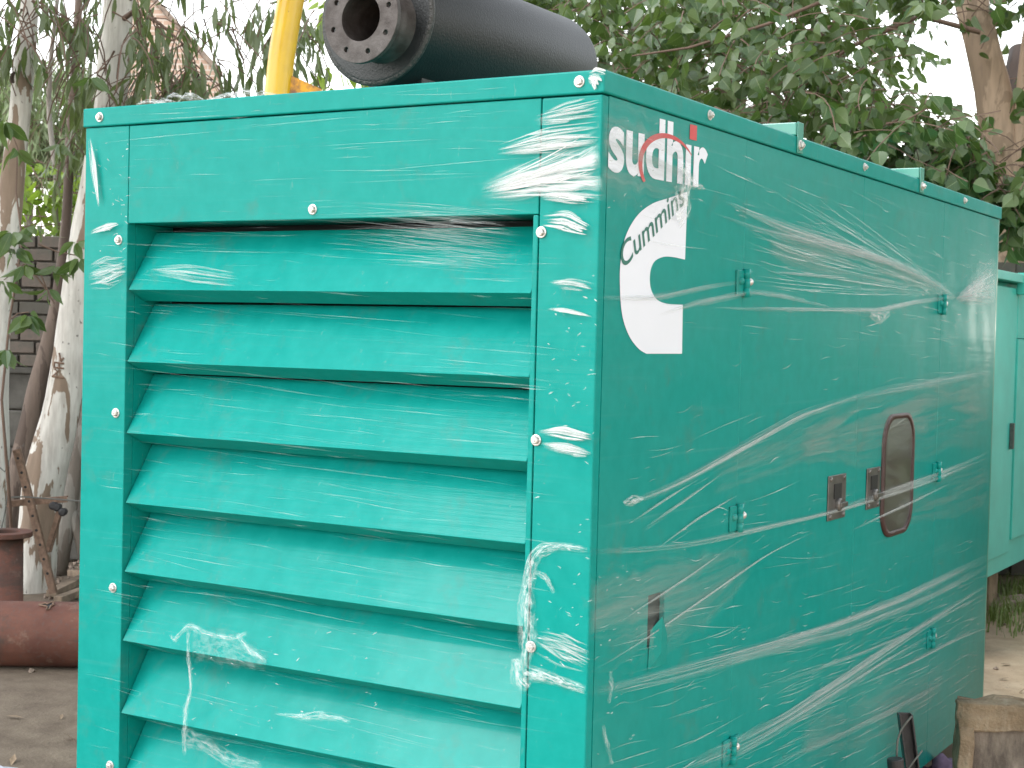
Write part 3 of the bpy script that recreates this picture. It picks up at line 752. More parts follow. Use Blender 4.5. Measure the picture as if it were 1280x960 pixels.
# flange ring with eight real bolt holes
fl = MB(); NH = 8; RO, RI, RB, RH = .112, .058, .087, .0068
import bmesh
bm = bmesh.new()
def circ(cx, cz, r, n): 
    vs = [bm.verts.new((cx+r*cos(2*pi*k/n), 0, cz+r*sin(2*pi*k/n))) for k in range(n)]
    return [bm.edges.new((vs[k], vs[(k+1) % n])) for k in range(n)]
es = circ(0, 0, RO, 56)+circ(0, 0, RI, 40)
for k in range(NH):
    a = 2*pi*(k+.35)/NH; es += circ(RB*cos(a), RB*sin(a), RH, 12)
bmesh.ops.triangle_fill(bm, use_beauty=True, use_dissolve=False, edges=es)
bmesh.ops.recalc_face_normals(bm, faces=bm.faces)
for f in list(bm.faces):                                   # drop any fill inside the holes
    c = f.calc_center_median()
    if sqrt(c.x**2+c.z**2) < RI*.99: bm.faces.remove(f); continue
    for k in range(NH):
        a = 2*pi*(k+.35)/NH
        if (c.x-RB*cos(a))**2+(c.z-RB*sin(a))**2 < (RH*.97)**2: bm.faces.remove(f); break
r_ = bmesh.ops.extrude_face_region(bm, geom=list(bm.faces))
bmesh.ops.translate(bm, vec=(0, .014, 0), verts=[v for v in r_['geom'] if isinstance(v, bmesh.types.BMVert)])
bmesh.ops.recalc_face_normals(bm, faces=bm.faces)
bmesh.ops.translate(bm, vec=FC+Vector((0, fy-.002, 0)), verts=bm.verts)
me = bpy.data.meshes.new('flange'); bm.to_mesh(me); bm.free(); me.materials.append(M['flange']); link('flange', me, sil, .0012, 2)
b = MB(); b.lathe(FC, AX, [(fy+.40, .0005), (fy+.40, .0615)], 32); b.build('inner_baffle', M['rust'], sil)
for y in (.42, 1.05):
    b = MB(); b.box((SX-.085, y-.03, H+.0005), (SX+.085, y+.03, SZ-SR*.84)); b.build('saddle', M['muffler'], sil, False, .003)

# ================================================================== yellow pole behind
pp = [dep(x, y, 7.2) for x, y in ((346, 190), (347, 118), (352, 70), (360, 20), (371, -40), (392, -130))]
g0 = Vector((pp[0].x-.03, pp[0].y, 0)); 
yl = thing('crane_mast', 'bright yellow curved steel mast with an orange gusset rising behind the green generator', 'crane', (g0.x, g0.y, 0))
b = MB(); b.tube([g0, g0.lerp(pp[0], .5)]+pp, [.062]*8, 20); b.build('mast_pole', M['yellow'], yl, True)
b = MB(); gp = [dep(x, y, 7.2) for x, y in ((357, 92), (378, 101), (402, 112), (410, 150), (350, 150))]
dv = Vector((FW.x, FW.y, 0)).normalized()*.02
n_ = len(gp); b.add([p-dv for p in gp]+[p+dv for p in gp], [tuple(range(n_)), tuple(reversed(range(n_, 2*n_)))]+[(i, n_+i, n_+(i+1) % n_, (i+1) % n_) for i in range(n_)])
b.build('gusset', M['orange'], yl)
b = MB(); b.box((g0.x-.25, g0.y-.25, 0), (g0.x+.25, g0.y+.25, .08)); b.build('base_plate', M['orange'], yl, False, .01)

# ================================================================== second generator, far right
X2 = onp(1262, 500, 2, 1.6)
p2 = dep(1243, 440, 9.6); x2 = p2.x; ya = p2.y-1.2; yb = ya+4.2; zt = 2.235; zb2 = .30
g2 = thing('generator', 'faded light green generator enclosure on a skid, partly hidden at the right edge', 'generator', (x2-.7, (ya+yb)/2, 0))
def prt2(nm, boxes, mat='paint_faded', bev=.004):
    b = MB()
    for lo, hi in boxes: b.box(lo, hi)
    return b.build(nm, M[mat], g2, False, bev)
yp = onp(1268, 500, 0, x2).y
prt2('corner_post', [((x2-.06, ya, zb2+.11), (x2, yp, zt-.09))])
prt2('side_door', [((x2-.06, yp+.004, zb2+.19), (x2+.012, yp+1.25, zt-.42))])
prt2('upper_panel', [((x2-.06, yp+.004, zt-.416), (x2+.004, yp+1.25, zt-.09))])
prt2('side_door', [((x2-.06, yp+1.254, zb2+.19), (x2+.012, yb, zt-.09))])
prt2('roof_lid', [((x2-1.45, ya-.03, zt-.055), (x2+.045, yb+.03, zt))])
prt2('shell', [((x2-1.4, ya+.01, zb2+.1), (x2-.061, yb-.01, zt-.056))])
prt2('skid_rail', [((x2-.09, ya, zb2), (x2-.012, yb, zb2+.185))])
prt2('skid_rail', [((x2-1.4, ya, zb2), (x2-1.31, yb, zb2+.185))])
yc = onp(1273, 360, 0, x2).y
prt2('lid_clip', [((x2+.0005, yc-.05, zt-.13), (x2+.055, yc+.05, zt+.012))], 'paint_faded', .006)
yh = onp(1262, 545, 0, x2).y; zh = onp(1262, 545, 0, x2).z
prt2('door_handle', [((x2+.0005, yh-.012, zh-.085), (x2+.03, yh+.012, zh+.085))], 'steel', .004)
ysup = [ya+.3, ya+1.9, yb-.3]
prt2('support_block', [((x2-1.35, y-.12, -.02), (x2-.12, y+.12, zb2-.001)) for y in ysup], 'concrete', .01)

# ================================================================== concrete slab with raised rim, lower right
cx = Vector((RT.x, RT.y, 0)).normalized(); cf = Vector((FW.x, FW.y, 0)).normalized()
ct = dep(1199, 878, 4.95); s0 = Vector((ct.x, ct.y, 0)); sh = ct.z; sw = .95
ax_ = (cx*cos(radians(8))+cf*sin(radians(-8))).normalized(); ad = Vector((-ax_.y, ax_.x, 0))
if ad.dot(cf) < 0: ad = -ad
slab = thing('concrete_slab', 'weathered concrete trough slab with raised rim standing in the lower right foreground', 'slab', s0+ax_*sw/2)
def rough_box(name, lo, hi, mat, amp, step=.03):
    """box in the slab's frame (along, deep, up), finely divided and roughened"""
    bm = bmesh.new(); 
    bmesh.ops.create_cube(bm, size=1)
    dims = [hi[i]-lo[i] for i in range(3)]
    for v in bm.verts:
        for i in range(3): v.co[i] = lo[i]+(v.co[i]+.5)*dims[i]
    cuts = max(2, int(max(dims)/step/2))
    bmesh.ops.subdivide_edges(bm, edges=bm.edges, cuts=min(cuts, 34), use_grid_fill=True)
    for v in bm.verts:
        n1 = noise.noise_vector(v.co*9); n2 = noise.noise_vector(v.co*33)
        n3 = noise.noise(v.co*21+Vector((3, 1, 7)))
        v.co += n1*amp+n2*amp*.6+Vector((0, 1, -1))*amp*max(0, n3-.15)*2.5
        p = s0+ax_*v.co.x+ad*v.co.y+Vector((0,0,v.co.z)); v.co = p
    me = bpy.data.meshes.new(name); bm.to_mesh(me); bm.free(); me.materials.append(M[mat])
    me.polygons.foreach_set('use_smooth', [True]*len(me.polygons))
    return link(name, me, slab)
rough_box('slab_body', (.02, .035, -.03), (sw-.02, .085, sh-.015), 'concrete_face', .006)
rough_box('top_rim', (0, 0, sh-.082), (sw, .10, sh), 'concrete', .013)
rough_box('side_rim', (.002, .002, -.03), (.05, .098, sh-.080), 'concrete', .012)
rough_box('side_rim', (sw-.055, .002, -.03), (sw-.002, .098, sh-.080), 'concrete', .012)

# ================================================================== black jack bar and cable, purple cloth
jb = dep(1146, 1010, 4.6); jt = dep(1131, 892, 4.6)
dj = (jt-jb).normalized(); jg = jb-dj*(jb.z/dj.z)
jack = thing('steel_jack', 'black steel channel bar leaning beside the wrapped generator, with a thin cable', 'jack', (jg.x, jg.y, 0))
b = MB(); e1 = cx*.021; e2 = cf*.016; mid = (jg+jt)/2; ln = (jt-jg).length/2
b.obox(mid+e2*.9, e1, e2*.12, dj*ln); b.obox(mid-e1*.86, e1*.14, e2, dj*ln); b.obox(mid+e1*.86, e1*.14, e2, dj*ln)
b.build('channel_bar', M['black_steel'], jack, False, .002)
c1 = dep(1119, 948, 4.45); cg = Vector((c1.x+.05, c1.y+.02, 0))
b = MB(); b.tube([cg, c1], [.024, .024], 18); b.build('short_post', M['black_steel'], jack, False, .003)
b = MB(); b.tube([dep(x, y, 4.5) for x, y in ((1140,895),(1133,903),(1126,913),(1122,925),(1121,938),(1121,950))], .0035, 6); b.build('cable', M['cable'], jack, True)
b = MB(); b.tube([dep(x, y, 4.5) for x, y in ((1153,938),(1145,948),(1136,960),(1130,975))], .003, 6); b.build('cable', M['cable'], jack, True)
pc = dep(1184, 972, 5.6)
bm = bmesh.new(); bmesh.ops.create_icosphere(bm, subdivisions=4, radius=1)
for v in bm.verts:
    r = 1+.45*noise.noise(v.co*2.2)+.2*noise.noise(v.co*6)
    v.co = Vector((v.co.x*.12*r, v.co.y*.12*r, v.co.z*.13*r))+Vector((pc.x, pc.y, pc.z-.07))
zmin = min(v.co.z for v in bm.verts)
for v in bm.verts: v.co.z = (v.co.z-zmin)*(pc.z+.06)/(pc.z+.06-zmin) if True else v.co.z
me = bpy.data.meshes.new('cloth_bundle'); bm.to_mesh(me); bm.free(); me.materials.append(M['purple']); me.polygons.foreach_set('use_smooth', [True]*len(me.polygons))
tag(link('cloth_bundle', me), 'crumpled purple cloth bundle on the ground beside the concrete slab', 'cloth')
# pale sheet at the bottom left corner
pc = onp(-10, 985, 2, .02)
b = MB(); nn = 14
for j in range(nn+1):
    for i in range(nn+1):
        u, v = i/nn-.5, j/nn-.5; rr = sqrt(u*u+v*v)
        b.v.append((pc.x+u*.34, pc.y+v*.34, .006+max(0, .09-.3*rr*rr)+.02*noise.noise(Vector((u*7, v*7, 3)))))
b.f = [(j*(nn+1)+i, j*(nn+1)+i+1, (j+1)*(nn+1)+i+1, (j+1)*(nn+1)+i) for j in range(nn) for i in range(nn)]; b.mi = [0]*len(b.f)
tag(b.build('plastic_sheet', M['pale_sheet'], None, True), 'pale bluish plastic sheet lying on the ground at the lower left corner', 'sheet')

# ================================================================== rusty pipes
pc = onp(48, 833, 2, 0); rp = .168
c0 = Vector((pc.x, pc.y, rp-.01)); 
c0 += cf*.05
dirp = (cx*cos(radians(-1))+cf*sin(radians(4))).normalized()
b = MB(); pth = [c0-dirp*1.6, c0-dirp*.8, c0, c0+dirp*.5, c0+dirp*1.0]
b.tube([c0+dirp*(-1.6+.1*k) for k in range(27)], rp, 40, False, .02, 3)
b.tube([c0+dirp*(1.0-.1*k) for k in range(27)], rp-.008, 40, False)
pipe = b.build('rusty_pipe', M['rust'], None, True)
tag(pipe, 'thick rust-red steel pipe lying on the ground with a small jagged hole', 'pipe')
# torn hole: a jagged dark opening with curled lips on the pipe's camera side
hc = dep(62, 773, 7.9); b = MB(); vs = []
pts = [(-.045,.006),(-.02,.02),(-.005,.014),(.008,.034),(.022,.038),(.02,.018),(.03,.006),(.018,-.004),(.016,-.03),(.004,-.036),(.002,-.012),(-.014,-.006),(-.03,-.002)]
def onpipe(a, h, lift):
    bas = c0+dirp*(hc-c0).dot(dirp); rel = (hc-bas); ang0 = atan2(rel.z, rel.dot(-cf)); an = ang0+h/rp
    return bas+dirp*a+(-cf*cos(an)+Vector((0,0,1))*sin(an))*(rp+lift)
b.add([onpipe(a, h, .0035) for a, h in pts], [tuple(range(len(pts)))])
b.build('torn_hole', M['slot'], pipe)
b = MB(); b.tube([onpipe(a, h, .006) for a, h in pts+pts[:1]], .004, 6); b.build('torn_lip', M['rust_bar'], pipe)
vb = onp(6, 765, 2, 0); vb = dep(5, 700, 9.0); vb.z = 0; zt_ = dep(5, 664, 9.0).z
fp = thing('flanged_pipe', 'short rust-red upright pipe with a flat flange on top, behind the lying pipe', 'pipe', vb)
b = MB(); b.lathe(vb, (0,0,1), [(0, .15), (.02, .15), (.03, .112), (zt_-.03, .108), (zt_-.03, .10), (.05, .10)], 36); b.build('pipe_body', M['rust'], fp, True)
b = MB(); b.lathe(vb, (0,0,1), [(zt_-.03, .09), (zt_-.03, .158), (zt_-.026, .16), (zt_-.004, .16), (zt_, .158), (zt_, .09), (zt_-.03, .09)], 40); b.build('flange', M['rust'], fp, False)

# ================================================================== steel prop frame against the white trunk
fr = thing('prop_frame', 'rusty perforated angle-iron props and cross bar leaning against the white trunk', 'frame', onp(60, 740, 2, 0))
def bar(name, p, q, d, w_, mat='rust_bar', d2=None):
    a, c = dep(*p, d), dep(*q, d2 or d); t = (c-a).normalized(); sd = t.cross(cf).normalized(); 
    b = MB(); b.obox((a+c)/2, sd*w_/2, cf*.004, (c-a)/2); b.obox((a+c)/2+sd*w_/2-sd*.004+cf*w_*.4, sd*.004, cf*w_*.4, (c-a)/2)
    o = b.build(name, M[mat], fr, False, .001); return o, a, c, sd
o, a, c, sd = bar('angle_brace', (20, 562), (66, 742), 9.7, .045)
hb = MB()
for k in range(9):
    p = a.lerp(c, .06+.1*k)-cf*.0055; hb.lathe(p, -cf, [(0, .009), (.0008, .008), (.0008, 0)], 10)
hb.build('brace_hole', M['slot'], o)
bar('cross_bar', (8, 630), (84, 624), 9.75, .04)
bar('strut', (74, 638), (58, 690), 9.8, .03)
bar('strut', (76, 640), (62, 690), 9.85, .02)
b = MB(); 
for x, y in ((72, 634), (79, 640), (67, 632)):
    b.lathe(dep(x, y, 9.7), -cf, [(-.03, .022), (0, .026), (.02, .026), (.025, .015), (.025, 0)], 12)
b.build('clamp', M['black_steel'], fr, False)
b = MB(); b.tube([dep(x, y, 9.6) for x, y in ((-20,623),(30,621),(70,624),(110,627))], .005, 6); b.build('tie_wire', M['cable'], fr)
b = MB(); b.tube([dep(x, y, 9.4) for x, y in ((-5,580),(6,590),(10,575),(12,600),(6,640),(2,660))], .004, 6); b.build('tie_wire', M['cable'], fr)

# ================================================================== boundary wall
wc = dep(50, 420, 11.4); wdir = (cx*cos(radians(3))+cf*sin(radians(3))).normalized(); wn = Vector((wdir.y, -wdir.x, 0)).normalized()
if wn.dot(cf) > 0: wn = -wn
w0 = Vector((wc.x, wc.y, 0)); ZP, ZW = 1.43, 2.42
wall = thing('boundary_wall', 'old grey brick yard wall over a cement block plinth, behind the eucalyptus trunks', 'wall', w0)
def wp(u, d, z): return w0+wdir*u+wn*d+Vector((0,0,z))
b = MB(); c = (wp(-6, -.14, 0)+wp(9, -.14, 0))/2
b.obox(c+Vector((0,0,ZW/2-.03)), wdir*7.5, wn*.105, Vector((0,0,ZW/2+.02))); b.build('mortar_core', M['mortar'], wall)
bl = MB(); bl.obox((0,0,0), (.112,0,0), (0,.055,0), (0,0,.041)); bme = bl.mesh('brick', M['brick'])
rest = MB(); rot = Matrix((wdir, -wn, Vector((0,0,1)))).transposed().to_4x4()
rows = 10; cnt = 0
for r in range(rows):
    z = ZP+.05+r*.0985
    u = -6+(.12 if r % 2 else 0)
    while u < 9:
        du = RND.uniform(-.006, .006); p = wp(u+du, RND.uniform(-.062, -.046), z+RND.uniform(-.003, .003))
        px, py, zz = project(p)
        if -160 < px < 200 and cnt < 290:
            mt = Matrix.Translation(p)@rot@Matrix.Rotation(RND.gauss(0, .012), 4, 'Y')@Matrix.Scale(RND.uniform(.93, 1.02), 4, (1,0,0))
            link('brick', bme, wall, .004, 1, mt); cnt += 1
        else: rest.obox(p, wdir*.112, wn*.055, (0,0,.041))
        u += .2385
kind(rest.build('brickwork', M['brick'], wall), 'stuff')
b = MB(); b.obox(wp(1.5, -.05, ZP-.02), wdir*7.5, wn*.085, (0,0,.022)); b.build('ledge', M['block'], wall, False, .006)
bl = MB(); bl.obox((0,0,0), (.22,0,0), (0,.06,0), (0,0,.135)); kme = bl.mesh('cement_block', M['block']); rest = MB()
for r in range(5):
    z = .14+r*.279; u = -6+(.22 if r % 2 else 0)
    while u < 9:
        p = wp(u, RND.uniform(-.055, -.04), z); px, py, zz = project(p)
        if -200 < px < 200: link('cement_block', kme, wall, .012, 2, Matrix.Translation(p)@rot@Matrix.Rotation(RND.gauss(0, .012), 4, 'Y'))
        else: rest.obox(p, wdir*.22, wn*.06, (0,0,.135))
        u += .454
kind(rest.build('blockwork', M['block'], wall), 'stuff')
b = MB()
for (x0, y0, x1, y1) in ((76, 664, 77.5, 671), (79.5, 666, 82, 669), (84, 664, 85, 669)):
    q0, q1 = dep(x0, y0, 11.2), dep(x1, y1, 11.2)
    k0 = (w0-q0).dot(wn); 
    q0 = q0+wn*(k0+.0235); q1 = q1+wn*((w0-q1).dot(wn)+.0235)
    b.obox((q0+q1)/2, (q1-q0)/2, wn*.001, wdir*.006)
b.build('chalk_mark', M['chalk'], wall)

# ================================================================== brick house far behind
hd = 24.0
hp = [dep(x, y, hd) for x, y in ((150, 130), (150, -44), (165, -28), (272, 92), (272, 130))]
hd_n = Vector((cf.x, cf.y, 0)); 
house = thing('brick_house', 'orange brick house gable with a sloping edge, far behind the eucalyptus leaves', 'house', (hp[3].x, hp[3].y, 0))
zs_ = [0, hp[1].z, hp[2].z, hp[3].z, 0]
b = MB(); vs = [Vector((p.x, p.y, z)) for p, z in zip(hp, zs_)]; n_ = 5
b.add(vs+[v+hd_n*.3 for v in vs], [tuple(range(n_)), tuple(reversed(range(n_, 2*n_)))]+[(i, n_+i, n_+(i+1) % n_, (i+1) % n_) for i in range(n_)])
b.v = [tuple(v) for v in b.v]
hm = b.mesh('gable_wall', M['far_brick'])
# brick courses need the wall's own axes: keep the mesh in a frame turned to the wall
rotw = Matrix((cx, cf, Vector((0,0,1)))).transposed().to_4x4(); inv = rotw.inverted()
hm.transform(inv); link('gable_wall', hm, house, matrix=rotw)
b = MB()
for (i, j) in ((1, 2), (2, 3)):
    A_, B_ = vs[i], vs[j]; b.obox((A_+B_)/2+hd_n*.15+Vector((0,0,.05)), (B_-A_)*.51, hd_n*.2, Vector((0,0,.05)))
b.build('verge_coping', M['stone'], house)

# ================================================================== trees
def leaf_mesh(name, outline, mat, fold=.25, curl=.2, length=1.0, width=1.0):
    """outline: (t, halfwidth) from stalk to tip; leaf lies along +Y from origin, folded on its midrib"""
    b = MB(); b.uv = []
    for t, hw in outline:
        z = -curl*t*t*length
        for s in (-1, 0, 1):
            b.v.append((s*hw*width*length, t*length, z+abs(s)*hw*fold*length)); b.uv.append((.5+.5*s, t))
    n = len(outline)
    for i in range(n-1):
        for s in (0, 1):
            a = i*3+s; b.f.append((a, a+1, a+4, a+3)); b.mi.append(0)
    return b, b.mesh(name, mat, False)
HEART = [(0, .02), (.04, .20), (.12, .33), (.25, .40), (.42, .37), (.58, .25), (.72, .12), (.80, .05), (1.0, .006)]
LANCE = [(0, .01), (.12, .06), (.35, .10), (.6, .085), (.85, .035), (1, .004)]
OVAL = [(0, .02), (.15, .17), (.4, .26), (.65, .20), (.88, .08), (1, .01)]
def basis(d, roll, rng):
    d = Vector(d).normalized(); a = d.orthogonal().normalized(); 
    a = Matrix.Rotation(roll, 3, d)@a; n = a.cross(d)
    return Matrix((a, d, n)).transposed()
def thin(leaves, gaps, keep, rng):
    """open the crown: drop most leaves that fall inside the openings"""
    out = []
    for lf in leaves:
        px, py, z = project(Vector(lf[0])+Vector(lf[1])*lf[3]*.5); hit = False
        for gx_, gy_, rx, ry in gaps:
            if ((px-gx_)/rx)**2+((py-gy_)/ry)**2 < 1: hit = True; break
        if not hit or rng.random() < keep: out.append(lf)
    return out
def crown(parent, mats_name, outline, mats, leaves, single=300, fold=.25, curl=.2, frame=(-10, -10, 1290, 380)):
    """leaves: list of (pos, dir, roll, size). The largest in view become objects, the rest one mesh."""
    var = [leaf_mesh('leaf', outline, M[mats], fold*f, curl*c) for f, c in ((1, 1), (.5, 1.6), (1.5, .4))]
    info = []
    for i, (p, d, roll, sz) in enumerate(leaves):
        px, py, z = project(p)
        vis = frame[0] < px < frame[2] and frame[1] < py < frame[3] and z > 0
        info.append((sz/z if vis else -1, i))
    info.sort(reverse=True); chosen = {i for s, i in info[:single] if s > 0}
    rest = MB(); rest.uv = []
    for i, (p, d, roll, sz) in enumerate(leaves):
        R3 = basis(d, roll, None); mb, me = var[i % 3]
        if i in chosen:
            mt = Matrix.Translation(p)@R3.to_4x4()@Matrix.Scale(sz, 4)
            link('leaf', me, parent, matrix=mt)
        else:
            base = len(rest.v); pv = Vector(p)
            rest.v += [tuple(pv+R3@(Vector(v)*sz)) for v in mb.v]; rest.uv += mb.uv
            rest.f += [tuple(base+k for k in f) for f in mb.f]; rest.mi += mb.mi
    if rest.v: kind(rest.build('foliage', M[mats], parent), 'stuff')
def sprays(rng, n, sample, size, per=(7, 12), droop=.7, tl=(.35, .6), spread=.9, twigs=None, tint=None):
    """leafy twigs: each a drooping curve with leaves on both sides"""
    out = []
    k = 0; guard = 0
    while k < n and guard < n*40:
        guard += 1
        p = sample(rng)
        if p is None: continue
        k += 1
        a = rng.uniform(0, 2*pi); d = Vector((cos(a), sin(a), rng.uniform(-.5, .35))).normalized(); ln = rng.uniform(*tl)
        pts = []; q_ = Vector(p); dd = d.copy()
        m_ = rng.randint(*per)
        for i in range(m_):
            pts.append(q_.copy()); dd = (dd+Vector((0, 0, -droop*.12))+Vector((rng.gauss(0, .08),)*3)).normalized(); q_ = q_+dd*ln/m_
            sd = Vector((-dd.y, dd.x, 0)).normalized()*(1 if i % 2 else -1)
            ld = (sd*spread*rng.uniform(.5, 1.1)+dd*.5+Vector((0, 0, -droop*rng.uniform(.5, 1.6)))+Vector((rng.gauss(0, .25), rng.gauss(0, .25), rng.gauss(0, .2)))).normalized()
            s = size*rng.uniform(.65, 1.15)
            out.append((q_+ld*s*.28, ld, rng.uniform(-.9, .9)+atan2(1, .3) if False else rng.uniform(0, 2*pi), s))
        if twigs is not None:
            twigs.tube(pts[::max(1, m_//4)]+[q_], [.007]+[.004]*len(pts[::max(1, m_//4)]), 4, False)
    return out
def ell(c, r):
    c = Vector(c)
    def f(rng):
        while True:
            v = Vector((rng.uniform(-1, 1), rng.uniform(-1, 1), rng.uniform(-1, 1)))
            if v.length <= 1: return c+Vector((v.x*r[0], v.y*r[1], v.z*r[2]))
    return f
def multi(items, gaps=(), floor=None):
    """items: (weight, sampler); gaps: (px,py,rx,ry) openings the crown leaves towards the yard"""
    tot = sum(w_ for w_, _ in items)
    def f(rng):
        t = rng.uniform(0, tot)
        for w_, s in items:
            t -= w_
            if t <= 0: break
        p = s(rng)
        if floor and p.z < floor: return None
        px, py, z = project(p)
        for gx_, gy_, rx, ry in gaps:
            if ((px-gx_)/rx)**2+((py-gy_)/ry)**2 < 1: return None
        return p
    return f
def trunk(parent, name, cps_, d, mat, n=14, ground=None, wob=.10, d_top=None):
    """cps_: (px,py,width px) at depth d, carried down to the ground"""
    pts, rs = [], []
    m_ = len(cps_)
    for i, (x, y, w_) in enumerate(cps_):
        dd = d+(d_top-d)*i/(m_-1) if d_top else d
        pts.append(dep(x, y, dd)); rs.append(w_*dd/FPX/2)
    if pts[0].z > -.05 and ground is not None: pts.insert(0, Vector((*ground, -.08))); rs.insert(0, rs[0]*1.25)
    P2, R2 = [], []
    Q = [pts[0]*2-pts[1]]+pts+[pts[-1]*2-pts[-2]]
    for i in range(1, len(Q)-2):
        for k in range(5):
            t = k/5; a, c0_, c1_, dq = Q[i-1:i+3]
            P2.append(.5*(2*c0_+(c1_-a)*t+(2*a-5*c0_+4*c1_-dq)*t*t+(3*c0_-a-3*c1_+dq)*t**3)); R2.append(rs[i-1]+(rs[i]-rs[i-1])*t)
    P2.append(pts[-1]); R2.append(rs[-1])
    b = MB(); b.tube(P2, R2, n, True, wob, RND.random()*9)
    return b.build(name, M[mat], parent, True), P2
def limbs(parent, starts, mat='twig', name='branch'):
    for pts, r0, r1 in starts:
        b = MB(); n = len(pts); b.tube(pts, [r0+(r1-r0)*i/(n-1) for i in range(n)], 8, False, .1); b.build(name, M[mat], parent, True)

# --- peepal tree, right
rng = random.Random(11)
gp = dep(1285, 440, 12.4)
pe = thing('peepal_tree', 'large tree with heart-shaped leaves and a tan forked trunk at the upper right', 'tree', (gp.x, gp.y, 0))
tr, _ = trunk(pe, 'trunk', [(1275,500,92),(1272,400,84),(1270,320,74),(1262,240,56),(1252,180,48),(1240,110,44),(1226,50,42),(1212,-10,42),(1195,-110,38),(1190,-220,30)], 12.3, 'peepal_bark', 18, (gp.x, gp.y))
limbs(pe, [([dep(x, y, 12.2) for x, y in ((1268,250),(1272,200),(1277,140),(1285,60),(1300,-40),(1320,-160))], .07, .05),
           ([dep(x, y, 11.8) for x, y in ((1285,282),(1262,256),(1238,236),(1200,205),(1150,180),(1090,160))], .055, .02)], 'peepal_bark', 'limb')
limbs(pe, [([dep(x, y, 11.5) for x, y in ((1225,40),(1150,20),(1060,60),(1000,110),(930,120))], .022, .008),
           ([dep(x, y, 11) for x, y in ((1050,20),(1000,70),(980,130),(960,160))], .016, .006),
           ([dep(x, y, 10.6) for x, y in ((1180,-60),(1080,-20),(960,30),(860,60),(790,70))], .018, .006)])
gaps_p = [(1185, 68, 52, 50), (1150, 110, 26, 20), (1212, 112, 18, 34), (1065, 52, 14, 12), (985, 60, 13, 12), (1268, 50, 14, 24), (880, 75, 16, 16), (1030, 12, 14, 10), (940, 20, 10, 8), (1222, 40, 26, 60), (1243, 130, 22, 60), (1258, 190, 22, 40)]
tw = MB()
def D(x, y, d): return dep(x, y, d)
smp = multi([(3.0, ell(D(1000, 60, 11.0), (1.5, 1.4, .85))), (2.2, ell(D(1140, 200, 10.6), (.75, .8, .42))), (1.3, ell(D(1255, 215, 10.4), (.45, .5, .36))),
             (2.2, ell(D(850, 40, 12.4), (1.5, 1.4, .8))), (1.6, ell(D(1180, -40, 11.5), (1.6, 1.5, .5))), (.9, ell(D(1010, 150, 10.2), (.9, .7, .32))),
             (2.0, ell(D(1400, 60, 12.0), (1.4, 1.6, 1.3))), (1.5, ell(D(1100, -230, 12), (2.8, 2.4, 1.0)))], gaps_p, 2.2)
lv = sprays(rng, 900, smp, .135, (6, 11), .75, (.3, .6), .9, tw)
pin = [(rng.uniform(740, 1200), rng.uniform(5, 210), rng.uniform(5, 11), rng.uniform(5, 10)) for _ in range(55)]
lv = thin(lv, gaps_p, .12, rng); lv = thin(lv, pin, .15, rng)
crown(pe, 'leaf', HEART, 'peepal_leaf', lv)
kind(tw.build('twigs', M['twig'], pe), 'stuff')
# --- thick dark tree behind, right edge
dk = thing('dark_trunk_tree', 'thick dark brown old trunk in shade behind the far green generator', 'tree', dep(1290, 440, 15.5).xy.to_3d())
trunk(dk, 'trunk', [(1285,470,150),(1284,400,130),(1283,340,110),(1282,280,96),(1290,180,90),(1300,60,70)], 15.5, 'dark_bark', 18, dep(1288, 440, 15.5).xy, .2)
# --- small-leaved trees across the back
def back_tree(nm, label, gxy, px, d, blobs, mat, n, size, outline, gaps=(), tk=.16, per=(8, 13), seed=3, barkm='grey_bark', single=300, droop=.6):
    rng = random.Random(seed)
    t = thing(nm, label, 'tree', (gxy.x, gxy.y, 0))
    trunk(t, 'trunk', [(px, 420, tk*FPX/d*1.2), (px+6, 250, tk*FPX/d), (px-5, 120, tk*FPX/d*.8), (px+10, -40, tk*FPX/d*.6)], d, barkm, 12, gxy)
    sm = multi([(w_, ell(dep(x, y, dd), r)) for w_, x, y, dd, r in blobs], gaps, 1.2); tw = MB()
    crown(t, 'leaf', outline, mat, thin(sprays(rng, n, sm, size, per, droop, (.3, .65), .9, tw), pin if nm == 'leafy_tree' else [], .1, rng), single)
    kind(tw.build('twigs', M['twig'], t), 'stuff')
    return t
back_tree('leafy_tree', 'dense green tree rising behind the black silencer and the generator roof', dep(780, 430, 16).xy, 790, 16,
          [(3, 780, 30, 15.5, (2.1, 1.8, 1.3)), (2, 640, 0, 15.5, (1.2, 1.4, .9)), (2.4, 930, 90, 15.5, (1.9, 1.6, 1.1)), (2, 1080, 150, 16, (1.7, 1.5, .9)), (1.6, 800, -140, 16, (2.4, 2, 1.1))],
          'small_leaf', 900, .15, OVAL, gaps_p[:3]+[(880, 75, 14, 14), (985, 60, 10, 10)], seed=5)
back_tree('spindly_tree', 'thinly leaved bright green tree seen between the yellow mast and the silencer', dep(440, 430, 15).xy, 470, 15,
          [(1.5, 450, 60, 14.5, (.9, .9, .75)), (1, 520, -10, 15, (.8, .8, .6)), (.6, 420, -60, 15, (.8, .8, .5))], 'lime_leaf', 60, .15, OVAL, (), .08, (5, 9), 8, 'grey_bark', 250)
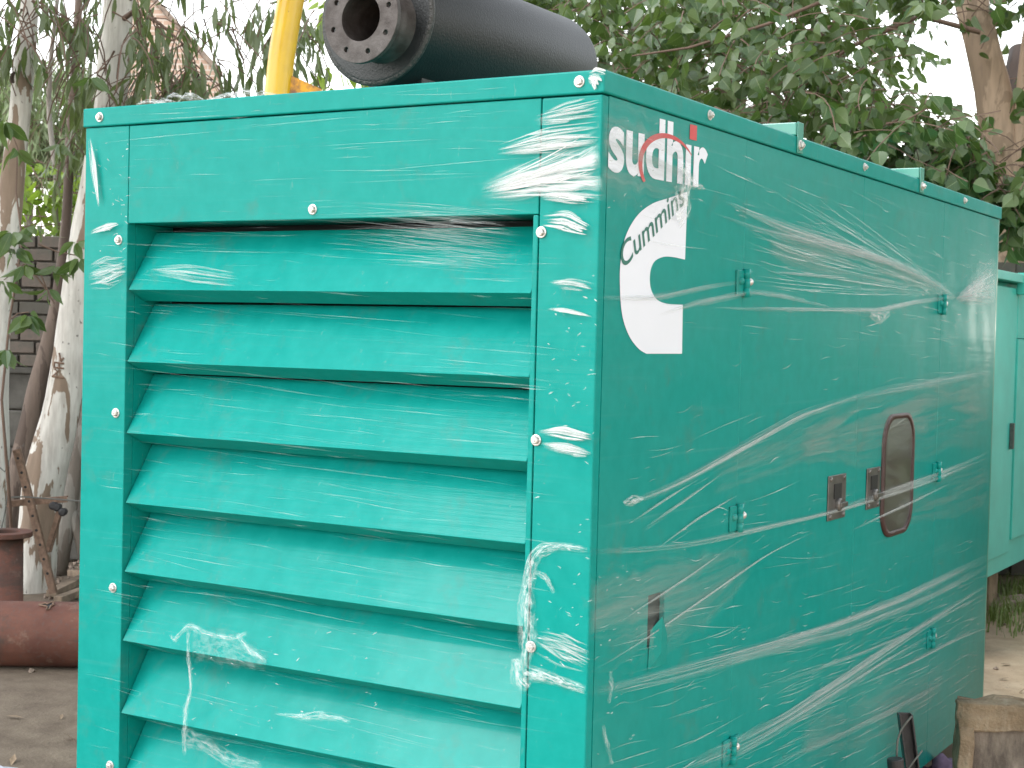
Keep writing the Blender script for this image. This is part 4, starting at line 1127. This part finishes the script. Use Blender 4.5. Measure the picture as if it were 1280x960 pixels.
# --- pale feathery tree and lime shrub, far left
back_tree('feathery_tree', 'pale grey-green feathery tree far behind the left trunks', dep(40, 430, 21).xy, 30, 21,
          [(3, 45, 135, 20.5, (1.1, 1.0, .75)), (1.5, -60, 120, 21, (1.0, 1.0, .9)), (.8, 95, 185, 20.5, (.5, .6, .35))], 'pale_leaf', 760, .17, LANCE, (), .12, (9, 14), 9, 'grey_bark', 300, 1.1)
back_tree('lime_shrub', 'bright yellow-green bush showing over the brick wall between the trunks', dep(70, 430, 12.6).xy, 66, 12.6,
          [(2, 58, 222, 12.4, (.34, .34, .24)), (1, 85, 265, 12.4, (.25, .3, .3)), (1, 30, 285, 12.5, (.35, .3, .3))], 'lime_leaf', 62, .12, OVAL, (), .05, (6, 10), 10, 'grey_bark', 250)

# --- eucalyptus trees
EUCGAP = [(146, 20, 20, 60), (138, 100, 24, 50), (38, 10, 14, 40), (28, 80, 18, 50), (20, 130, 18, 40), (65, 62, 20, 26), (285, 60, 24, 20), (238, 20, 18, 22), (312, 80, 22, 22), (205, 25, 16, 20), (75, 100, 22, 40), (255, 75, 12, 14), (190, 110, 14, 12), (225, 60, 12, 12), (300, 20, 14, 14), (52, 160, 30, 40), (100, 20, 12, 18)]
def euc(label, cp, d, gpx, blobs, n, seed, gaps=(), mat='euc_bark', nm='eucalyptus_tree', size=.17, limbsp=(), single=300):
    rng = random.Random(seed); g_ = onp(*gpx, 2, 0) if len(gpx) == 2 else Vector(gpx)
    t = thing(nm, label, 'tree', (g_.x, g_.y, 0))
    trk, P2 = trunk(t, 'trunk', cp, d, mat, 20, (g_.x, g_.y))
    limbs(t, [([dep(x, y, dd) for x, y, dd in pts], r0, r1) for pts, r0, r1 in limbsp])
    if n:
        sm = multi([(w_, ell(dep(x, y, dd), r)) for w_, x, y, dd, r in blobs], gaps); tw = MB()
        crown(t, 'leaf', LANCE, 'euc_leaf', thin(sprays(rng, n, sm, size, (7, 12), 1.5, (.3, .55), .45, tw), EUCGAP, .16, rng), single, .2, .25)
        kind(tw.build('twigs', M['twig'], t), 'stuff')
    return t, trk
tC, trkC = euc('thick leaning white-barked eucalyptus with carved marks, beside the generator corner',
    [(44,735,50),(47,690,50),(50,640,50),(58,590,51),(80,500,46),(95,400,44),(110,290,42),(125,210,41),(137,130,41),(144,60,39),(148,0,38),(154,-90,34),(165,-220,28)], 10.2, (44, 735),
    [(2.4, 215, 70, 9.8, (.62, .6, .30)), (1.6, 290, 30, 10.2, (.6, .6, .28)), (1.2, 90, 20, 9.4, (.5, .5, .25)), (1.0, 180, -20, 9.8, (.7, .6, .25)), (.8, 270, 95, 10, (.35, .4, .12)), (1.2, 200, -150, 10, (1.4, 1.2, .5)), (.5, 400, -20, 11, (.5, .5, .25))],
    160, 21, [(285, 55, 26, 18), (238, 12, 20, 20), (310, 85, 20, 20), (215, 20, 14, 24), (140, 90, 26, 48), (148, 20, 14, 40), (80, 90, 26, 36), (250, 60, 14, 26), (325, 30, 16, 30)], limbsp=[([(147,10,10.2),(180,-20,10.1),(230,-30,10),(300,-10,10)], .03, .008), ([(146,30,10.2),(170,12,10),(200,30,9.9),(235,60,9.9)], .02, .006)])
tA, _ = euc('slender peeling eucalyptus trunk at the far left edge, with a dark knot',
    [(-14,745,34),(-9,650,32),(-5,560,32),(-5,450,31),(5,330,31),(15,230,30),(24,150,27),(29,95,26),(34,40,24),(37,0,22),(42,-90,20),(50,-200,17)], 9.6, (-14, 750),
    [(2, 30, 15, 9.2, (.5, .5, .16)), (1.3, 85, 40, 9.4, (.35, .4, .25)), (1.1, -60, 60, 9.5, (.5, .5, .4)), (.5, 110, 90, 9.5, (.2, .3, .2))], 42, 22, [(28, 80, 20, 55), (62, 70, 22, 30), (10, 60, 20, 20)], single=300)
b = MB(); kc = dep(20, 97, 9.548)
b.lathe(kc, -cf, [(-.05, .050), (-.006, .042), (.004, .032), (-.002, .018), (-.02, .010), (-.02, 0)], 14); b.build('knot', M['dark_bark'], tA, True)
tB, _ = euc('thin brown forked trunk standing between the two white eucalyptus trunks',
    [(8,730,24),(12,660,24),(18,615,24),(30,555,24),(45,490,24),(60,430,18),(72,370,15),(80,310,13),(85,240,12),(88,170,12),(93,100,11),(97,30,10),(101,-60,9),(104,-180,7)], 10.7, (8, 735),
    [(1, 88, 130, 10.4, (.14, .2, .2)), (.8, 100, 170, 10.4, (.10, .15, .15)), (.7, 95, 60, 10.4, (.2, .2, .2))], 24, 23, mat='brown_bark', nm='brown_sapling', size=.15)
# carved strokes in the bark of the thick trunk
b = MB()
def bk(x, y): return dep(x, y, 10.2-.125)
for pl_ in ([(74,441),(76,452)], [(79.5,447),(76,452)], [(68,453),(80,454.5)], [(68,459.5),(80,460.5)], [(68,453),(67.5,460)], [(74,453.5),(74,460)], [(68,461),(72,464.5),(65,471)], [(65,470.5),(80,472.5)]):
    b.tube([bk(*p) for p in pl_], .0065, 6)
b.build('carving', M['rust_bar'], tC)
# grey leaning poles behind the thick trunk
for (p, q_, r, lab) in (((108, 500), (76, 705), .05, 'thick grey weathered pole leaning behind the white trunk'), ((86, 622), (110, 715), .035, 'short grey pole leaning towards the generator foot')):
    a, c = dep(*p, 10.9), dep(*q_, 10.9); t = (c-a).normalized(); c = a+t*((0-a.z)/t.z+.03)
    b = MB(); b.tube([a, a.lerp(c, .35), a.lerp(c, .7), c], [r*.9, r, r*1.05, r*1.1], 12, True, .12); tag(b.build('wooden_pole', M['grey_bark'], None, True), lab, 'pole', 'grey poles by the wall')
# broad-leaved sapling in front of the left trunks
sp = thing('sapling', 'young sapling with drooping broad leaves on thin stems in front of the left trunks', 'sapling', onp(20, 740, 2, 0))
rng = random.Random(31); lv = []
for (x, y, d, n, s) in ((15,288,8.9,9,.15),(45,280,9.0,7,.14),(100,322,9.0,9,.15),(72,330,9.1,7,.13),(36,392,8.9,9,.15),(8,435,8.9,7,.15),(5,150,8.8,7,.15),(20,185,8.9,6,.13),(95,300,9,6,.13),(75,178,9.2,6,.13),(30,330,9.0,6,.13),(5,350,8.9,6,.13),(60,360,9.1,5,.12),(112,95,9,5,.13),(20,310,9,6,.13)):
    c = dep(x, y, d)
    for k in range(n):
        a = 2*pi*k/n+rng.uniform(-.3, .3); ld = Vector((cos(a)*.8, sin(a)*.8, -.75+rng.gauss(0, .25))).normalized()
        lv.append((c+ld*.02, ld, rng.uniform(-.4, .4)+rng.choice((0, pi/2, pi)), s*rng.uniform(.75, 1.15)))
crown(sp, 'leaf', [(0, .02), (.15, .14), (.4, .22), (.65, .18), (.88, .06), (1, .006)], 'small_leaf', lv, 300, .25, .35, (-40, -40, 1290, 700))
b0 = onp(20, 740, 2, 0)
limbs(sp, [([b0]+[dep(x, y, 9.2) for x, y in ((10,600),(2,500),(12,400),(28,300),(45,278))], .012, .004),
           ([dep(x, y, 9.2) for x, y in ((20,330),(45,345),(60,365),(68,380))], .008, .004), ([dep(x, y, 9.2) for x, y in ((48,305),(72,315),(100,320))], .006, .003),
           ([dep(x, y, 9.1) for x, y in ((12,400),(22,392),(36,390))], .005, .003), ([dep(x, y, 9.1) for x, y in ((28,300),(20,240),(22,185),(8,150))], .006, .003),
           ([dep(x, y, 9.2) for x, y in ((60,365),(50,340),(30,330),(5,350))], .006, .003)], 'twig', 'stem')

# --- trees round the rest of the yard (they shade and mirror in the wrapped side)
for i, (x, y, r, hh, lab) in enumerate(((7.2, 13.5, 2.6, 4.4, 'tall round tree at the far end of the yard beyond the right edge'), (9.5, 8.0, 2.4, 4.0, 'broad tree on the right side of the yard'), (4.2, 17.5, 2.6, 4.6, 'tall tree behind the far green generator'), (3.1, 12.6, 2.1, 3.6, 'dense tree just outside the right edge beyond the far generator'), (5.6, 10.6, 2.2, 3.4, 'dense low-crowned tree on the right of the yard'))):
    rng = random.Random(40+i); t = thing('yard_tree', lab, 'tree', (x, y, 0))
    b = MB(); b.tube([(x, y, -.05), (x+.1, y, 1.2), (x-.05, y+.1, 2.6), (x, y, hh)], [.22, .17, .14, .08], 12, True, .1); b.build('trunk', M['brown_bark'], t, True)
    sm = multi([(1, ell((x, y, hh), (r, r, r*.75))), (.6, ell((x+.8, y-.9, hh-1.2), (r*.8, r*.8, r*.5)))])
    lv = sprays(rng, 330, sm, .24, (6, 10), .7, (.4, .8), .9); crown(t, 'leaf', OVAL, 'small_leaf', lv, 0)

for (x, y, cxx, cyy, r, zc, n, lab) in ((-9.0, -1.5, -7.6, -.6, 3.4, 6.8, 380, 'unseen wide overhanging tree, added for shade on the left of the yard'), (7.0, -2.5, 4.6, -.2, 3.6, 6.6, 520, 'unseen wide overhanging tree, added for shade on the right side of the yard'), (3.4, -8.5, 1.0, -6.0, 3.2, 6.8, 330, 'unseen overhanging tree, added for shade behind the camera')):  # unseen crowns added overhead to cut the sky light on the generator
    rng = random.Random(int(60+x)); t = thing('unseen_shade_tree', lab, 'tree', (x, y, 0))
    b = MB(); b.tube([(x, y, -.05), (x+.1, y+.1, 1.6), ((x*2+cxx)/3, (y*2+cyy)/3, 3.6), (cxx, cyy, zc)], [.26, .2, .15, .06], 12, True, .1); b.build('trunk', M['brown_bark'], t, True)
    lv = sprays(rng, n, multi([(1, ell((cxx, cyy, zc), (r, r, 1.2)))]), .34, (6, 10), .5, (.5, 1.0), .9); crown(t, 'leaf', OVAL, 'small_leaf', lv, 0)

for i, (x, y, rr_) in enumerate(((1.38, 3.7, .60), (1.35, 6.0, .85), (1.9, 8.6, 1.15), (3.0, 5.0, 1.1))):  # unseen bushes added to darken the wrapped side and its reflections
    rng = random.Random(90+i); t = thing('unseen_shade_bush', ('unseen dark green bush, added to darken the reflections, standing nearest the wrapped side of the generator', 'unseen dark green bush, added to darken the reflections, between two others on the right of the yard', 'unseen dark green bush, added to darken the reflections, farthest along the right of the yard', 'unseen dark green bush, added to darken the reflections, set back on the right of the yard')[i], 'bush', (x, y, 0))
    b = MB(); b.tube([(x, y, -.05), (x+.05, y, .5), (x, y+.05, 1.2)], [.06, .05, .03], 8, True, .1); b.build('trunk', M['brown_bark'], t, True)
    crown(t, 'leaf', OVAL, 'peepal_leaf', sprays(rng, 170, multi([(1, ell((x, y, 1.05), (rr_, rr_, 1.05)))]), .2, (6, 10), .7, (.3, .6), .9), 0)

# ================================================================== ground clutter
rng = random.Random(77)
b = MB(); b.uv = []
for (px, py, n, sp_) in ((1262, 742, 150, .28), (1250, 772, 130, .22), (1275, 765, 110, .25), (1290, 780, 90, .3), (84, 690, 70, .3), (1300, 752, 120, .4)):
    c = onp(px, py, 2, 0)
    for k in range(n):
        x, y = c.x+rng.gauss(0, sp_*.5), c.y+rng.gauss(0, sp_*.8); z = gz(x, y)-.005; h = rng.uniform(.05, .16); a = rng.uniform(0, 2*pi); ln = rng.uniform(.3, .9)*h
        wv = Vector((-sin(a), cos(a), 0))*rng.uniform(.003, .006); dv_ = Vector((cos(a), sin(a), 0))*ln
        p0 = Vector((x, y, z)); p1 = p0+dv_*.35+Vector((0,0,h*.7)); p2_ = p0+dv_+Vector((0,0,h)); base = len(b.v)
        b.v += [tuple(p0-wv), tuple(p0+wv), tuple(p1-wv*.8), tuple(p1+wv*.8), tuple(p2_)]; b.uv += [(0, 0), (1, 0), (0, .6), (1, .6), (.2, 1)]
        b.f += [(base, base+1, base+3, base+2), (base+2, base+3, base+4)]; b.mi += [0, 0]
o = kind(b.build('grass', M['grass']), 'stuff')
b = MB()
for k in range(900):
    x = rng.uniform(-8.5, 2); y = rng.uniform(-1, 11)
    if -1.6 < x < .1 and -.1 < y < 3.6: continue
    z = gz(x, y); s = rng.uniform(.02, .05); R3 = Matrix.Rotation(rng.uniform(0, 6.3), 3, 'Z')@Matrix.Rotation(rng.gauss(0, .35), 3, 'X')
    b.add([Vector((x, y, z+.008))+R3@Vector(v)*s for v in ((-.0, -1, 0), (.32, 0, .12), (0, 1, .1), (-.32, 0, .1))], [(0, 1, 2), (0, 2, 3)])
kind(b.build('leaf_litter', M['litter']), 'stuff')
b = MB()
for k in range(420):
    if rng.random() < .6:
        c = onp(rng.uniform(55, 130), rng.uniform(695, 748), 2, 0); x, y = c.x, c.y
    else: x = rng.uniform(-8.5, 2); y = rng.uniform(-1, 11)
    if -1.6 < x < .1 and -.1 < y < 3.6: continue
    s = rng.uniform(.008, .03); z = gz(x, y); R3 = Matrix.Rotation(rng.uniform(0, 6.3), 3, Vector((rng.random(), rng.random(), rng.random()+.1)).normalized())
    vs = [Vector((x, y, z+s*.3))+R3@(Vector(v)*s*rng.uniform(.7, 1.2)) for v in ((1,0,0),(0,1,0),(-1,0,0),(0,-1,0),(0,0,.8),(0,0,-.8))]
    b.add(vs, [(0,1,4),(1,2,4),(2,3,4),(3,0,4),(1,0,5),(2,1,5),(3,2,5),(0,3,5)])
kind(b.build('gravel', M['stone']), 'stuff')
for (p, q_, w_, lab) in (((64, 742), (104, 722), .07, 'rust-brown wood offcut lying crosswise in the rubble by the white trunk'), ((72, 750), (110, 736), .06, 'pale split plank lying behind the thick rusty pipe'), ((88, 716), (108, 718), .05, 'short reddish plank end against the wall foot')):
    a, c = onp(*p, 2, .03), onp(*q_, 2, .05); t = (c-a).normalized(); sd = Vector((-t.y, t.x, 0)).normalized()
    b = MB(); b.obox((a+c)/2, (c-a)/2, sd*w_/2, Vector((0,0,.022))); tag(b.build('plank', M['plank'], None, False, .004), lab, 'plank', 'wood offcuts by the wall')
a = onp(1250, 756, 2, .02); b = MB(); b.obox(a, Vector((.16, .10, .03)), Vector((-.06, .10, 0)), Vector((0, 0, .03)))
tag(b.build('brick', M['stone'], None, False, .006), 'loose flat brick in the grass under the far generator', 'brick')
